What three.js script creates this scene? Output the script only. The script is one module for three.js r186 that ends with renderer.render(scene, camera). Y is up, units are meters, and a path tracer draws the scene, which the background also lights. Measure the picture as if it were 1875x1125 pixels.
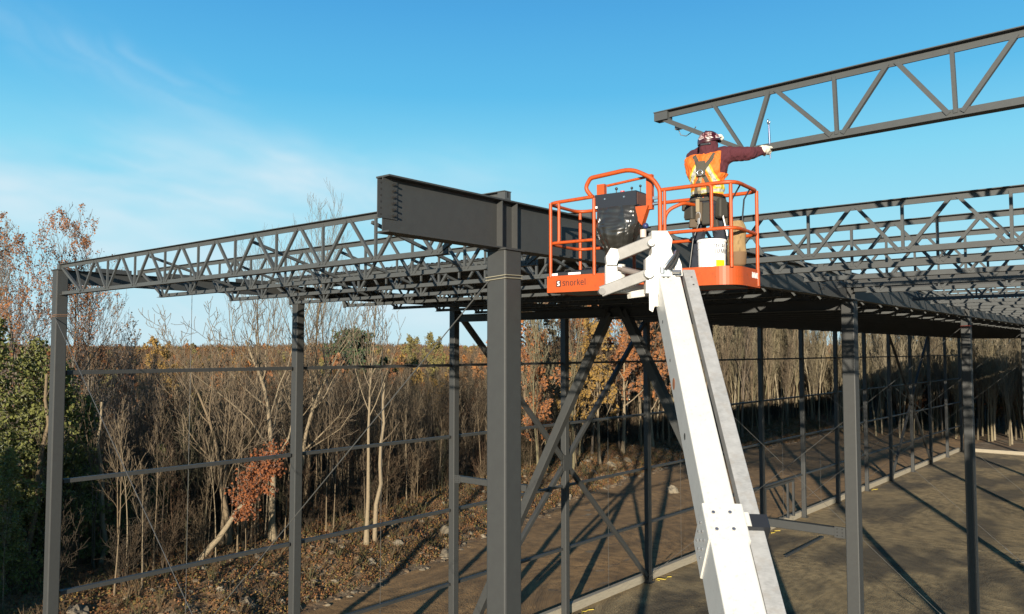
import * as THREE from 'three';
import { mergeGeometries } from 'three/addons/utils/BufferGeometryUtils.js';
import { RoundedBoxGeometry } from 'three/addons/geometries/RoundedBoxGeometry.js';
import { FontLoader } from 'three/addons/loaders/FontLoader.js';
import { TextGeometry } from 'three/addons/geometries/TextGeometry.js';
import { createNoise2D, createNoise3D } from 'simplex-noise';

// ---------------------------------------------------------------- camera, sky, sun, exposure
// world: +X runs along the column rows (away from the camera), +Z across the bays, y up, metres
const EYE = 10.6, HEAD = [0.765, -0.644], PITCH = 3.05 * Math.PI / 180;
const EXPOSURE = 2.0;
const scene = new THREE.Scene();
const camera = new THREE.PerspectiveCamera(41.11, 1875 / 1125, 0.1, 4000);
camera.position.set(0, EYE, 0);
camera.lookAt(HEAD[0] * Math.cos(PITCH) * 50, EYE + Math.sin(PITCH) * 50, HEAD[1] * Math.cos(PITCH) * 50);
const renderer = new THREE.WebGLRenderer({ antialias: true });
renderer.toneMapping = THREE.LinearToneMapping;
renderer.toneMappingExposure = EXPOSURE;
renderer.shadowMap.enabled = true;

function rng(seed) { let s = seed | 0; return () => { s = (s + 0x6d2b79f5) | 0; let t = Math.imul(s ^ (s >>> 15), 1 | s); t = (t + Math.imul(t ^ (t >>> 7), 61 | t)) ^ t; return ((t ^ (t >>> 14)) >>> 0) / 4294967296; }; }
const n2 = createNoise2D(rng(11)), n3 = createNoise3D(rng(12));
const fbm = (x, y, o = 4) => { let a = 0.5, s = 0; for (let i = 0; i < o; i++) { s += a * n2(x, y); x = x * 2.03 + 7.1; y = y * 2.03 - 3.7; a *= 0.5; } return s; };
const clamp = (v, a = 0, b = 1) => Math.min(b, Math.max(a, v));
const smooth = (a, b, v) => { const t = clamp((v - a) / (b - a)); return t * t * (3 - 2 * t); };
const lerp = (a, b, t) => a + (b - a) * t;

{ // clear late-autumn sky with thin cirrus, computed by direction
  const W = 2048, H = 1024, d = new Float32Array(W * H * 4);
const stops = [[-90, .30, .33, .35], [-1, .55, .75, .83], [0.5, .56, .79, .87], [4, .48, .785, .895], [8, .36, .755, .91], [13, .235, .675, .90], [17.5, .118, .51, .84], [23, .080, .39, .76], [30, .055, .25, .54], [45, .030, .115, .29], [90, .016, .052, .15]];
  for (let j = 0; j < H; j++) {
    const el = ((j + .5) / H - .5) * 180, y = Math.sin(el * Math.PI / 180), c = Math.cos(el * Math.PI / 180);
    let k = 0; while (k < stops.length - 2 && stops[k + 1][0] < el) k++;
    const t = clamp((el - stops[k][0]) / (stops[k + 1][0] - stops[k][0])), col = [1, 2, 3].map((i) => lerp(stops[k][i], stops[k + 1][i], t));
    for (let i = 0; i < W; i++) {
      const az = ((i + .5) / W - .5) * 2 * Math.PI, x = Math.cos(az) * c, z = Math.sin(az) * c;
      // thin drifting veils: long soft bands of cirrus, broken up by noise
      let cl = 0;
      if (el > -1 && el < 70) {
        const ra = ((az - Math.atan2(HEAD[1], HEAD[0])) * 180 / Math.PI + 540) % 360 - 180;
        const wob = fbm(x * 3 + 2, z * 3 + y * 5, 4);
        const band = (c0, slope, wide, lo, hi) => { const e = c0 + slope * (ra + 20) + 2.2 * wob; return Math.exp(-Math.pow((el - e) / wide, 2)) * smooth(lo - 14, lo + 6, ra) * smooth(hi + 16, hi - 8, ra); };
        const fib = .55 + .75 * fbm(ra * .06 + el * .05, el * .6 + ra * .24 + wob * 2, 6), soft = .62 + .65 * fbm(ra * .05 + 4, el * .14, 4) + .35 * fbm(ra * .10 + el * .1, el * .75 + ra * .08 + wob * 1.5, 5);
        cl = clamp((band(14.6, -.42, 1.7, -40, 2) * .24 * fib + band(10.6, .05, 2.6, -70, -8) * .72 * soft + band(5.5, -.14, 1.7, -60, -4) * .42 * soft + band(12.0, -.25, .9, -22, 8) * .16 * fib + band(3.0, .02, 1.2, -80, 60) * .30 * fib + band(24, -.2, 4, 60, 150) * .4 * soft + band(18, .1, 3, -160, -70) * .5 * soft + smooth(14, 2, el) * smooth(25, -45, ra) * .26 * soft) * .85, 0, .8);
      }
      const o = (j * W + i) * 4, m = cl, k = 1 / EXPOSURE;
      d[o] = lerp(col[0], .74, m) * k; d[o + 1] = lerp(col[1], .86, m) * k; d[o + 2] = lerp(col[2], .93, m) * k; d[o + 3] = 1;
    }
  }
  const sky = new THREE.DataTexture(d, W, H, THREE.RGBAFormat, THREE.FloatType);
  sky.mapping = THREE.EquirectangularReflectionMapping; sky.magFilter = sky.minFilter = THREE.LinearFilter; sky.wrapS = THREE.RepeatWrapping; sky.needsUpdate = true;
  scene.background = sky; scene.environment = sky;
  scene.backgroundIntensity = 1; scene.environmentIntensity = 1;
}
const SUN = new THREE.Vector3(-0.887, 0.178, 0.462).normalize();   // low sun behind the camera, a little to the left
const sun = new THREE.DirectionalLight(new THREE.Color(1, 0.885, 0.72), 5.0);
sun.position.copy(SUN).multiplyScalar(200).add(new THREE.Vector3(40, 0, -20)); sun.target.position.set(40, 0, -20);
sun.castShadow = true; sun.shadow.radius = 1; sun.shadow.mapSize.set(4096, 4096);
Object.assign(sun.shadow.camera, { left: -90, right: 90, bottom: -50, top: 50, near: 1, far: 500 });
scene.add(sun, sun.target);

// ---------------------------------------------------------------- helpers
const used = new Map();
const numbered = (n) => { const k = used.get(n) || 0; used.set(n, k + 1); return k ? n + '_' + String(k).padStart(3, '0') : n; };
function tag(o, label, category, group, kind) { o.userData.label = label; if (category) o.userData.category = category; if (group) o.userData.group = group; if (kind) o.userData.kind = kind; return o; }
function thing(name, label, category, p = [0, 0, 0], turn = 0, group) { const g = new THREE.Group(); g.name = numbered(name); g.position.set(...p); g.rotation.y = turn; scene.add(g); return tag(g, label, category, group); }
function shadowed(m) { m.castShadow = m.receiveShadow = true; return m; }
function part(name, geo, mat, parent) { const m = shadowed(new THREE.Mesh(Array.isArray(geo) ? mergeGeometries(geo) : geo, mat)); m.name = name; parent.add(m); return m; }
function solo(name, geo, mat, label, category, group) { const m = part(numbered(name), geo, mat, scene); return tag(m, label, category, group); }
function structure(name, geo, mat, label) { const m = part(numbered(name), geo, mat, scene); m.userData.kind = 'structure'; if (label) m.userData.label = label; return m; }
function copyOf(o, label, p, turn) { const c = o.clone(); c.name = numbered(o.name.replace(/_\d{3}$/, '')); c.userData = { ...o.userData, label }; if (p) c.position.set(...p); if (turn !== undefined) c.rotation.y = turn; scene.add(c); return c; }
const V = (x, y, z) => new THREE.Vector3(x, y, z);
const YUP = V(0, 1, 0);
// camera-heading ground coordinates (metres right, metres ahead) -> world X, Z
const site = (r, d) => [0.644 * r + 0.765 * d, 0.765 * r - 0.644 * d];
const SV = (r, y, d) => { const [x, z] = site(r, d); return V(x, EYE + y, z); };

// a straight member: outline [u, v] (counter-clockwise) carried from p to q; v points along up
function prism(poly, p, q, up = YUP, caps = true) {
  const t = q.clone().sub(p), L = t.length(); t.normalize();
  const v = up.clone().addScaledVector(t, -up.dot(t)); if (v.lengthSq() < 1e-6) v.set(1, 0, 0).addScaledVector(t, -t.x); v.normalize();
  const u = v.clone().cross(t), pos = [], nor = [], uv = [], n = poly.length;
  const at = (k, e) => p.clone().addScaledVector(u, poly[k][0]).addScaledVector(v, poly[k][1]).addScaledVector(t, e);
  let run = 0;
  for (let i = 0; i < n; i++) {
    const j = (i + 1) % n, a = at(i, 0), b = at(j, 0), c = at(j, L), d = at(i, L);
    const nn = b.clone().sub(a).cross(t).normalize(), w = b.distanceTo(a);
    for (const [P, s, e] of [[a, run, 0], [b, run + w, 0], [c, run + w, L], [a, run, 0], [c, run + w, L], [d, run, L]]) { pos.push(P.x, P.y, P.z); nor.push(nn.x, nn.y, nn.z); uv.push(s, e); }
    run += w;
  }
  if (caps) {
    const tri = THREE.ShapeUtils.triangulateShape(poly.map((c) => new THREE.Vector2(c[0], c[1])), []);
    for (const [e, s] of [[0, -1], [L, 1]]) for (const f of tri) for (const k of s > 0 ? f : [f[2], f[1], f[0]]) { const P = at(k, e); pos.push(P.x, P.y, P.z); nor.push(t.x * s, t.y * s, t.z * s); uv.push(poly[k][0], poly[k][1]); }
  }
  const g = new THREE.BufferGeometry();
  g.setAttribute('position', new THREE.Float32BufferAttribute(pos, 3)); g.setAttribute('normal', new THREE.Float32BufferAttribute(nor, 3)); g.setAttribute('uv', new THREE.Float32BufferAttribute(uv, 2));
  return g;
}
const rect = (w, h) => [[-w / 2, -h / 2], [w / 2, -h / 2], [w / 2, h / 2], [-w / 2, h / 2]];
const hollow = (w, h, c = .02) => [[-w / 2 + c, -h / 2], [w / 2 - c, -h / 2], [w / 2 - c * .3, -h / 2 + c * .3], [w / 2, -h / 2 + c], [w / 2, h / 2 - c], [w / 2 - c * .3, h / 2 - c * .3], [w / 2 - c, h / 2], [-w / 2 + c, h / 2], [-w / 2 + c * .3, h / 2 - c * .3], [-w / 2, h / 2 - c], [-w / 2, -h / 2 + c], [-w / 2 + c * .3, -h / 2 + c * .3]];
const round = (r, n = 8) => Array.from({ length: n }, (_, i) => [r * Math.cos(i / n * 2 * Math.PI), r * Math.sin(i / n * 2 * Math.PI)]);
const tee = (w, h, t, up) => { const s = up ? 1 : -1, p = [[-w / 2, 0], [w / 2, 0], [w / 2, t], [t, t], [t, h], [-t, h], [-t, t], [-w / 2, t]]; return s > 0 ? p : p.map(([a, b]) => [a, -b]).reverse(); };
const iSection = (w, h, tf, tw) => [[-w / 2, -h / 2], [w / 2, -h / 2], [w / 2, -h / 2 + tf], [tw / 2, -h / 2 + tf], [tw / 2, h / 2 - tf], [w / 2, h / 2 - tf], [w / 2, h / 2], [-w / 2, h / 2], [-w / 2, h / 2 - tf], [-tw / 2, h / 2 - tf], [-tw / 2, -h / 2 + tf], [-w / 2, -h / 2 + tf]];
const channel = (w, h, t) => [[-w / 2, -h / 2], [w / 2, -h / 2], [w / 2, -h / 2 + t], [-w / 2 + t, -h / 2 + t], [-w / 2 + t, h / 2 - t], [w / 2, h / 2 - t], [w / 2, h / 2], [-w / 2, h / 2]];
function box(w, h, d, x = 0, y = 0, z = 0) { const g = prism(rect(w, h), V(x, y, z - d / 2), V(x, y, z + d / 2)); return g; }
function tubeAlong(pts, r, n = 8, closed = false, seg) { const g = new THREE.TubeGeometry(new THREE.CatmullRomCurve3(pts, closed, 'centripetal'), seg || pts.length * 4, r, n, closed); return g.toNonIndexed(); }
function path(pts, r, n = 8, bend = .08) { // pipe through corner points with rounded bends
  const cp = new THREE.CurvePath();
  let a = pts[0];
  for (let i = 1; i < pts.length; i++) {
    const b = pts[i];
    if (i < pts.length - 1) {
      const c = pts[i + 1], d1 = a.clone().sub(b), d2 = c.clone().sub(b), k = Math.min(bend, d1.length() * .49, d2.length() * .49), s = b.clone().addScaledVector(d1.normalize(), k), e = b.clone().addScaledVector(d2.normalize(), k);
      cp.add(new THREE.LineCurve3(a, s)); cp.add(new THREE.QuadraticBezierCurve3(s, b, e)); a = e;
    } else cp.add(new THREE.LineCurve3(a, b));
  }
  // sample densely in bends, sparsely on straights
  const list = []; for (const c of cp.curves) { const m = c.isLineCurve3 ? 1 : 5; for (let i = 0; i < m; i++) list.push(c.getPoint(i / m)); } list.push(pts[pts.length - 1].clone());
  return sweep(list, r, n);
}
function sweep(list, r, n = 8, radii) { // pipe swept along a point list, parallel frames
  const pos = [], nor = [], uv = [], rings = []; let u = null, run = 0;
  for (let i = 0; i < list.length; i++) {
    const t = list[Math.min(i + 1, list.length - 1)].clone().sub(list[Math.max(i - 1, 0)]).normalize();
    if (!u) { u = Math.abs(t.y) < .9 ? V(0, 1, 0) : V(1, 0, 0); }
    u.addScaledVector(t, -u.dot(t)).normalize(); const w = t.clone().cross(u);
    if (i) run += list[i].distanceTo(list[i - 1]);
    const R = radii ? radii[i] : r, ring = [];
    for (let k = 0; k <= n; k++) { const a = k / n * 2 * Math.PI, d = u.clone().multiplyScalar(Math.cos(a)).addScaledVector(w, Math.sin(a)); ring.push([list[i].clone().addScaledVector(d, R), d, k / n * 6.28 * R, run]); }
    rings.push(ring); u = u.clone();
  }
  const put = (c) => { pos.push(c[0].x, c[0].y, c[0].z); nor.push(c[1].x, c[1].y, c[1].z); uv.push(c[2], c[3]); };
  for (let i = 0; i + 1 < rings.length; i++) for (let k = 0; k < n; k++) { const A = rings[i][k], B = rings[i][k + 1], C = rings[i + 1][k + 1], D = rings[i + 1][k]; put(A); put(B); put(C); put(A); put(C); put(D); }
  for (const [ring, s] of [[rings[0], -1], [rings[rings.length - 1], 1]]) { const t = (s < 0 ? list[0].clone().sub(list[1]) : list[list.length - 1].clone().sub(list[list.length - 2])).normalize(); for (let k = 1; k + 1 < n; k++) for (const c of s > 0 ? [ring[0], ring[k], ring[k + 1]] : [ring[0], ring[k + 1], ring[k]]) { pos.push(c[0].x, c[0].y, c[0].z); nor.push(t.x, t.y, t.z); uv.push(0, 0); } }
  const g = new THREE.BufferGeometry();
  g.setAttribute('position', new THREE.Float32BufferAttribute(pos, 3)); g.setAttribute('normal', new THREE.Float32BufferAttribute(nor, 3)); g.setAttribute('uv', new THREE.Float32BufferAttribute(uv, 2));
  return g;
}
const moved = (g, x, y, z) => g.clone().translate(x, y, z);
const flat = (g) => { const c = g.index ? g.toNonIndexed() : g.clone(); for (const k of Object.keys(c.attributes)) if (!['position', 'normal', 'uv'].includes(k)) c.deleteAttribute(k); return c; };

// ---------------------------------------------------------------- materials
const rgb = (r, g, b) => new THREE.Color().setRGB(r, g, b);
function tex(n, fn, srgb = false) { // n x n RGBA texture from fn(u, v) -> [r, g, b] in 0..1 (linear unless srgb)
  const d = new Uint8Array(n * n * 4);
  for (let j = 0; j < n; j++) for (let i = 0; i < n; i++) { const c = fn(i / n, j / n), o = (j * n + i) * 4; for (let k = 0; k < 3; k++) d[o + k] = Math.round(clamp(srgb ? c[k] <= .0031308 ? 12.92 * c[k] : 1.055 * Math.pow(c[k], 1 / 2.4) - .055 : c[k]) * 255); d[o + 3] = 255; }
  const t = new THREE.DataTexture(d, n, n); t.wrapS = t.wrapT = THREE.RepeatWrapping; t.magFilter = THREE.LinearFilter; t.minFilter = THREE.LinearMipmapLinearFilter; t.generateMipmaps = true; if (srgb) t.colorSpace = THREE.SRGBColorSpace; t.needsUpdate = true; return t;
}
// noise that wraps in u, v (torus in 4 samples blended)
const wrapN = (u, v, f, s) => { const a = smooth(0, 1, u), b = smooth(0, 1, v), q = (x, y) => n2(x * f + s, y * f - s); return lerp(lerp(q(u, v), q(u - 1, v), a), lerp(q(u, v - 1), q(u - 1, v - 1), a), b); };
const wrapF = (u, v, f, s, o = 4) => { let r = 0, a = .5; for (let i = 0; i < o; i++) { r += a * wrapN(u, v, f, s + i * 9.7); f *= 2; a *= .5; } return r; };
const rep = (t, x, y = x) => { const c = t.clone(); c.repeat.set(x, y); c.needsUpdate = true; return c; };
const steelTex = tex(512, (u, v) => { const m = wrapF(u, v, 5, 3, 5), s = wrapF(u, v * .25 + .1, 26, 40, 3), scuff = smooth(.30, .48, wrapF(u, v, 9, 77, 5)); const line = Math.max(smooth(.022, .0, Math.abs(wrapN(u, v, 3.1, 51))) * smooth(.1, .4, wrapN(u, v, 7, 5)), smooth(.03, .0, Math.abs(wrapN(u, v, 4.3, 151))) * smooth(.15, .4, wrapN(u, v, 9, 35))); const k = .91 + .11 * m + .05 * s + .16 * scuff + .22 * line; return [k, k * (1 + .02 * m), k * (1 - .03 * scuff)]; });
const fineTex = tex(256, (u, v) => { const k = .5 + .5 * wrapF(u, v, 24, 9, 4); return [k, k, k]; });
const std = (c, roughness = .7, o = {}) => new THREE.MeshStandardMaterial({ color: c, roughness, metalness: 0, ...o });
const M = {
  steel: std(rgb(.034, .0357, .035), .62, { map: steelTex }),
  joist: std(rgb(.054, .0585, .0585), .6, { map: steelTex }),
  deck: std(rgb(.040, .041, .043), .6),
  bolt: std(rgb(.05, .05, .05), .4, { metalness: .6 }),
  galv: std(rgb(.22, .225, .23), .5, { metalness: .55, map: steelTex }),
  cable: std(rgb(.11, .11, .105), .45, { metalness: .5 }),
};
// ---------------------------------------------------------------- steel frame
const X0 = 7.56, DA = 12.8, DB = 6.4, ZA = -6.49, ZB = -19.74, ZC = 6.76, SP = DA / 7;
const TOPB = 12.43, GH = .60, GB = TOPB - GH, PB = .31, JTOP = 12.55, JD = .70;
const XEND = X0 + 14 * DB;
const ORD = ['first', 'second', 'third', 'fourth', 'fifth', 'sixth', 'seventh', 'eighth', 'ninth', 'tenth', 'eleventh', 'twelfth', 'thirteenth', 'fourteenth', 'fifteenth', 'sixteenth', 'seventeenth', 'eighteenth', 'nineteenth', 'twentieth'];
{
  // column: square hollow section with base plate and cap plate
  const column = (s, top, label, x, z, group) => {
    const c = thing('steel_column', label, 'column', [x, 0, z], 0, group);
    part('shaft', prism(hollow(s, s, .022), V(0, .03, 0), V(0, top - .02, 0), V(0, 0, 1)), M.steel, c);
    part('base_plate', box(s + .16, .03, s + .16, 0, .015, 0), M.steel, c);
    part('cap_plate', box(s + .05, .02, s + .05, 0, top - .01, 0), M.steel, c);
    for (const [a, b] of [[-1, -1], [1, -1], [-1, 1], [1, 1]]) part('anchor_bolt', prism(round(.015, 6), V(a * (s / 2 + .05), .03, b * (s / 2 + .05)), V(a * (s / 2 + .05), .11, b * (s / 2 + .05)), V(1, 0, 0)), M.bolt, c);
    return c;
  };
  for (let k = 0; k <= 7; k++) {
    const c = column(.305, GB, ['heavy square steel column carrying the cantilevered girder end, nearest the camera', 'heavy steel column right of the white boom, second of the girder row', 'heavy steel column near the right edge, third of the girder row', 'heavy steel column cut by the right edge of the photo'][k] || `heavy girder column number ${k + 1} deep in the far right bay`, X0 + DA * k, ZA, 'columns under the girder');
    c.name = c.name.replace('steel_column', 'girder_column');
  }
  for (let k = 0; k <= 7; k++) column(.305, GB, 'heavy steel column of the outer row beyond the right edge', X0 + DA * k, ZC, 'columns of the outer row');
  for (let n = 0; n <= 14; n++) column(.254, n ? TOPB - PB : TOPB, n === 0 ? 'grey corner column at the far left carrying the first joist' : n === 14 ? 'far corner column where the two foundation walls meet' : `${ORD[n]} wall column counted from the left corner column`, X0 + DB * n, ZB, 'columns of the long wall');
  // girders: I sections, stiffened over the columns, each one cantilevered past its column and spliced
  const girder = (x0, x1, z, label, group, cols) => {
    const g = thing('steel_girder', label, 'girder', [x0, GB, z], 0, group), L = x1 - x0 - .012;
    const w = .21, tf = .018, tw = .012;
    part('web', box(L, GH - 2 * tf - .002, tw, L / 2, GH / 2, 0), M.steel, g);
    part('top_flange', box(L, tf, w, L / 2, GH - tf / 2, 0), M.steel, g);
    part('bottom_flange', box(L, tf, w, L / 2, tf / 2, 0), M.steel, g);
    for (const cx of cols) for (const dx of [-.14, .14]) for (const s of [-1, 1]) part('stiffener', prism([[-.044, 0], [.044, 0], [.044, GH - 2 * tf - .004], [-.044, GH - 2 * tf - .004]], V(cx - x0 + dx - .006, tf + .002, s * .051), V(cx - x0 + dx + .006, tf + .002, s * .051)), M.steel, g);
    const sp = part('splice_plate', box(.27, .40, .012, .055, GH - .05 - .20, .0135), M.steel, g);   // projects past the web for the next girder
    for (let i = 0; i < 6; i++) {
      const y = GH - .085 - i * .066;
      part('bolt', [prism(round(.019, 6), V(.13, y, .0195), V(.13, y, .034)), prism(round(.011, 6), V(.13, y, .034), V(.13, y, .075))], M.bolt, sp);
      part('bolt_hole', prism(round(.012, 8), V(-.035, y, .0190), V(-.035, y, .0202)), std(rgb(.01, .01, .01), .9), sp);
    }
    return g;
  };
  for (let k = 0; k < 8; k++) {
    const a = k ? X0 + DA * k - 1.95 : X0 - 1.95, b = k < 7 ? X0 + DA * (k + 1) - 1.95 : XEND + .15;
    if (b - a < .3) continue;
    girder(a, b, ZA, ['deep steel girder with bolted free end cantilevered past the near column', 'deep steel girder running on over the column right of the boom', 'deep steel girder over the third column of the girder row'][k] || `far length ${k + 1} of the deep girder line`, 'lengths of the girder line', [X0 + DA * k]);
  }
  for (let k = 0; k < 7; k++) girder(X0 + DA * k + .006, X0 + DA * (k + 1), ZC, 'deep steel girder of the outer row beyond the right edge', 'girders of the outer row', [X0 + DA * k + .17]);
  // perimeter beams over the wall columns
  for (let n = 0; n < 14; n++) {
    const x0 = n ? X0 + DB * n + .005 : X0 + .14, x1 = X0 + DB * (n + 1) - .005;
    const b = thing('perimeter_beam', `eave beam over the ${ORD[n]} wall bay from the corner column`, 'beam', [x0, TOPB - PB, ZB], 0, 'eave beams of the long wall');
    part('web', box(x1 - x0, PB - .026, .009, (x1 - x0) / 2, PB / 2, 0), M.steel, b);
    part('top_flange', box(x1 - x0, .012, .165, (x1 - x0) / 2, PB - .006, 0), M.steel, b);
    part('bottom_flange', box(x1 - x0, .012, .165, (x1 - x0) / 2, .006, 0), M.steel, b);
  }
  // edge angles already set on the first eave beam
  for (const [x, l, w] of [[8.35, .85, 'short edge angle standing on the eave beam beside the corner column'], [10.0, 1.5, 'second edge angle along the eave beam, past the corner one'], [12.0, 1.0, 'third edge angle along the eave beam, just before the decking']]) solo('edge_angle', [box(l, .10, .008, x + l / 2, TOPB + .054, ZB - .07), box(l, .008, .06, x + l / 2, TOPB + .005, ZB - .035)], M.steel, w, 'angle', 'edge angles on the eave beam');
  // tie beam on the second grid line of the right bay, far end beams
  const tie = (x, z0, z1, label) => { const g = thing('tie_beam', label, 'beam', [x, TOPB - .42, z0], 0, 'tie beams across the bays'); const L = z1 - z0; part('web', box(.009, .394, L, 0, .21, L / 2), M.steel, g); part('top_flange', box(.16, .012, L, 0, .413, L / 2), M.steel, g); part('bottom_flange', box(.16, .012, L, 0, .006, L / 2), M.steel, g); };
  tie(X0 + DA, ZA + .12, ZC - .12, 'plain I beam between the open joists right of the second girder column');
  tie(XEND, ZB + .13, ZA - .16, 'tie beam across the far end of the left bay'); tie(XEND, ZA + .16, ZC - .16, 'tie beam across the far end of the right bay');

  // open-web joist; local origin at its seat, running along +Z
  const L = 13.25, node = (i) => 1.18 + 1.21 * i, top = JTOP - TOPB, bot = top - JD;
  const joistParts = (tieEnd, len = L) => {
    const o = [], T = (z) => V(0, top - .045, z), B = (z) => V(0, bot + .045, z), N = Math.round((len - 2 * 1.18) / 1.21);
    o.push(['top_chord', prism(tee(.135, .085, .009, false), V(0, top, -.06), V(0, top, len + .06))]);
    o.push(['bottom_chord', prism(tee(.125, .080, .009, true), V(0, bot, tieEnd ? .13 : node(0) - .22), V(0, bot, len - node(0) + .22))]);
    for (const z of [0, len]) o.push(['seat', prism(rect(.11, top - .012), V(0, (top - .012) / 2, z - .06), V(0, (top - .012) / 2, z + .06))]);
    const bar = (p, q, w = .042) => ['web_member', prism(rect(w, w), p, q, V(1, 0, 0), false)];
    o.push(bar(V(0, top - .08, .10), B(node(0) - .07), .055), bar(V(0, top - .08, len - .10), B(len - node(0) + .07), .055));
    o.push(bar(T(.78), B(node(0) - .02), .036), bar(T(len - .78), B(len - node(0) + .02), .036));
    for (let i = 0; i <= N; i++) {
      const z = i < N ? node(i) : len - node(0);
      if (i && i < N) o.push(bar(T(z), B(z), .036));
      if (i < N) { const zn = i + 1 < N ? node(i + 1) : len - node(0), m = (z + zn) / 2; o.push(bar(B(z + .06), T(m - .04)), bar(T(m + .04), B(zn - .06))); }
    }
    return o;
  };
  const plain = joistParts(false), tied = joistParts(true), merged = mergeGeometries(plain.map((p) => p[1]));
  const build = (parts, label, group, name = 'roof_joist') => { const g = thing(name, label, 'joist', [0, 0, 0], 0, group); for (const [n, geo] of parts) part(n, geo, M.joist, g); return g; };
  // left bay: joist 0 ties the corner column to the near girder column
  const GL = 'roof joists of the left bay', GR = 'roof joists of the right bay';
  for (let i = 0; i <= 49; i++) {
    const x = X0 + SP * i;
    if (i < 12) {
      const j = build(i === 0 ? tied : plain, i === 0 ? 'front roof joist running from the corner column to the cantilevered girder' : `${ORD[i]} roof joist behind the front one in the left bay`, GL);
      j.position.set(x, TOPB, ZB); if (i === 3 || i === 4) part('end_hanger', box(.06, .60, .06, 0, -.30, node(0) - .26), M.joist, j);
    } else { const m = solo('roof_joist', merged, M.joist, 'roof joist deep under the deck of the left bay', 'joist', 'joists deep under the left deck'); m.position.set(x, TOPB, ZB); }
  }
  const LR = ZC - ZA, plainR = joistParts(false, LR), mergedR = mergeGeometries(plainR.map((p) => p[1]));
  for (let i = 2; i <= 48; i++) {
    const x = X0 + SP * i; if (i === 7) continue;
    if (i < 16) { const j = build(plainR, `${ORD[i - 2]} open roof joist of the right bay, counted from the lift basket`, GR); j.position.set(x + .001, TOPB + .001, ZA); }
    else { const m = solo('roof_joist', mergedR, M.joist, 'roof joist in the far part of the right bay', 'joist', 'far joists of the right bay'); m.position.set(x + .001, TOPB + .001, ZA); }
  }
  // bridging bars between the first joists of the left bay
  const br = ['nearest the girder', 'mid span', 'nearest the corner'];
  [-9.0, -12.1, -15.6].forEach((z, q) => { for (let i = 0; i < 3; i++) solo('bridging_bar', prism(rect(.045, .045), V(X0 + SP * i + .03, JTOP - .12, z), V(X0 + SP * (i + 1) - .03, JTOP - JD + .10, z + .02)), M.joist, `sloping bridging bar ${br[q]} between joists ${['one and two', 'two and three', 'three and four'][i]} of the left bay`, 'bar', 'bridging bars of the left bay'); });
  [-3.0, 1.2, 4.6].forEach((z, q) => { for (let i = 8; i < 14; i++) solo('bridging_bar', prism(rect(.04, .04), V(X0 + SP * i + .03, JTOP - .12, z), V(X0 + SP * (i + 1) - .03, JTOP - JD + .10, z + .02)), M.joist, 'sloping bridging bar among the open joists of the right bay', 'bar', 'bridging bars of the right bay'); });

  // the joist being hoisted, held by the worker
  const S = 1.022, dir = [0.727, -0.687], h0 = [(2.866 - 1.50 * .727) * S, (8.9 + 1.50 * .687) * S], HL = 12.8;
  const hj = thing('hoisted_joist', 'long roof joist hanging in the air, steadied by the worker in the basket', 'joist');
  { const [x, z] = site(...h0), [dx, dz] = [0.644 * dir[0] + 0.765 * dir[1], 0.765 * dir[0] - 0.644 * dir[1]];
    hj.position.set(x, EYE + 2.91 * S - top, z); hj.rotation.y = Math.atan2(dx, dz); }
  { const T = (z) => V(0, top - .045, z), B = (z) => V(0, top - .725 + .045, z), bar = (p, q, w = .045) => part('web_member', prism(rect(w, w), p, q, V(1, 0, 0), false), M.joist, hj);
    part('top_chord', prism(tee(.14, .085, .010, false), V(0, top, 0), V(0, top, HL)), M.joist, hj);
    part('bottom_chord', prism(tee(.13, .085, .010, true), V(0, top - .725, 1.02), V(0, top - .725, HL - 1.0)), M.joist, hj);
    for (const z of [.10, HL - .10]) part('seat', box(.12, .10, .19, 0, top - .062, z), M.joist, hj);
    bar(V(0, top - .10, .12), B(1.22), .055); bar(T(.80), B(1.19), .038); bar(B(1.28), T(1.50));
    const bn = [2.26, 3.41, 4.56, 5.71, 6.86, 8.01, 9.16, 10.31, 11.46]; let tp = 1.58;
    bn.forEach((b, i) => { bar(T(tp), B(b - .06)); if (i < bn.length - 1) bar(T(b - .02), B(b), .038); const t2 = i < bn.length - 1 ? (b + bn[i + 1]) / 2 : HL - .12; bar(B(b + .06), T(t2 - .04)); tp = t2 + .04; });
    // tag-line clip near the end
    part('wire_clip', [box(.05, .05, .10, .05, top - .22, .30), sweep([V(.06, top - .24, .28), V(.08, top - .31, .30), V(.07, top - .34, .38), V(.05, top - .30, .50), V(.0, top - .27, .56)], .006, 5)], M.galv, hj);
  }
  // roof deck sheets: trapezoid ribs running along X
  const sheetProfile = (w) => { const p = [], ribs = 6, q = w / ribs, h = .038; for (let i = 0; i < ribs; i++) { const a = -w / 2 + i * q; p.push([a, 0], [a + q * .42, 0], [a + q * .55, h], [a + q * .87, h]); } p.push([w / 2, 0]); const b = p.map(([u, v]) => [u, v + .002]).reverse(); return [...p, ...b]; };
  const deck = (name, label, xs, xe, z0, z1) => {
    const d = thing(name, label, 'roof deck', [xs, JTOP + .003, z0]), w = .93, n = Math.floor((z1 - z0) / w), prof = sheetProfile(w - .012), bay = SP * 5;
    const cols = Math.ceil((xe - xs - .1) / bay);
    for (let c = 0; c < cols; c++) { const x = c * bay, e = Math.min(xe - xs, x + bay - .01), geo = prism(prof, V(x, 0, 0), V(e, 0, 0)); for (let i = 0; i < n; i++) { const m = part('deck_sheet', geo, M.deck, d); m.position.z = .25 + w * (i + .5); } }
  };
  deck('roof_deck', 'corrugated steel roof deck laid over the left bay joists', X0 + SP * 3 - .08, XEND, ZB - .2, ZA + .1);
  deck('roof_deck', 'corrugated roof deck over the far end of the right bay', X0 + SP * 27 - .08, XEND, ZA + .18, ZC + .2);

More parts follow.
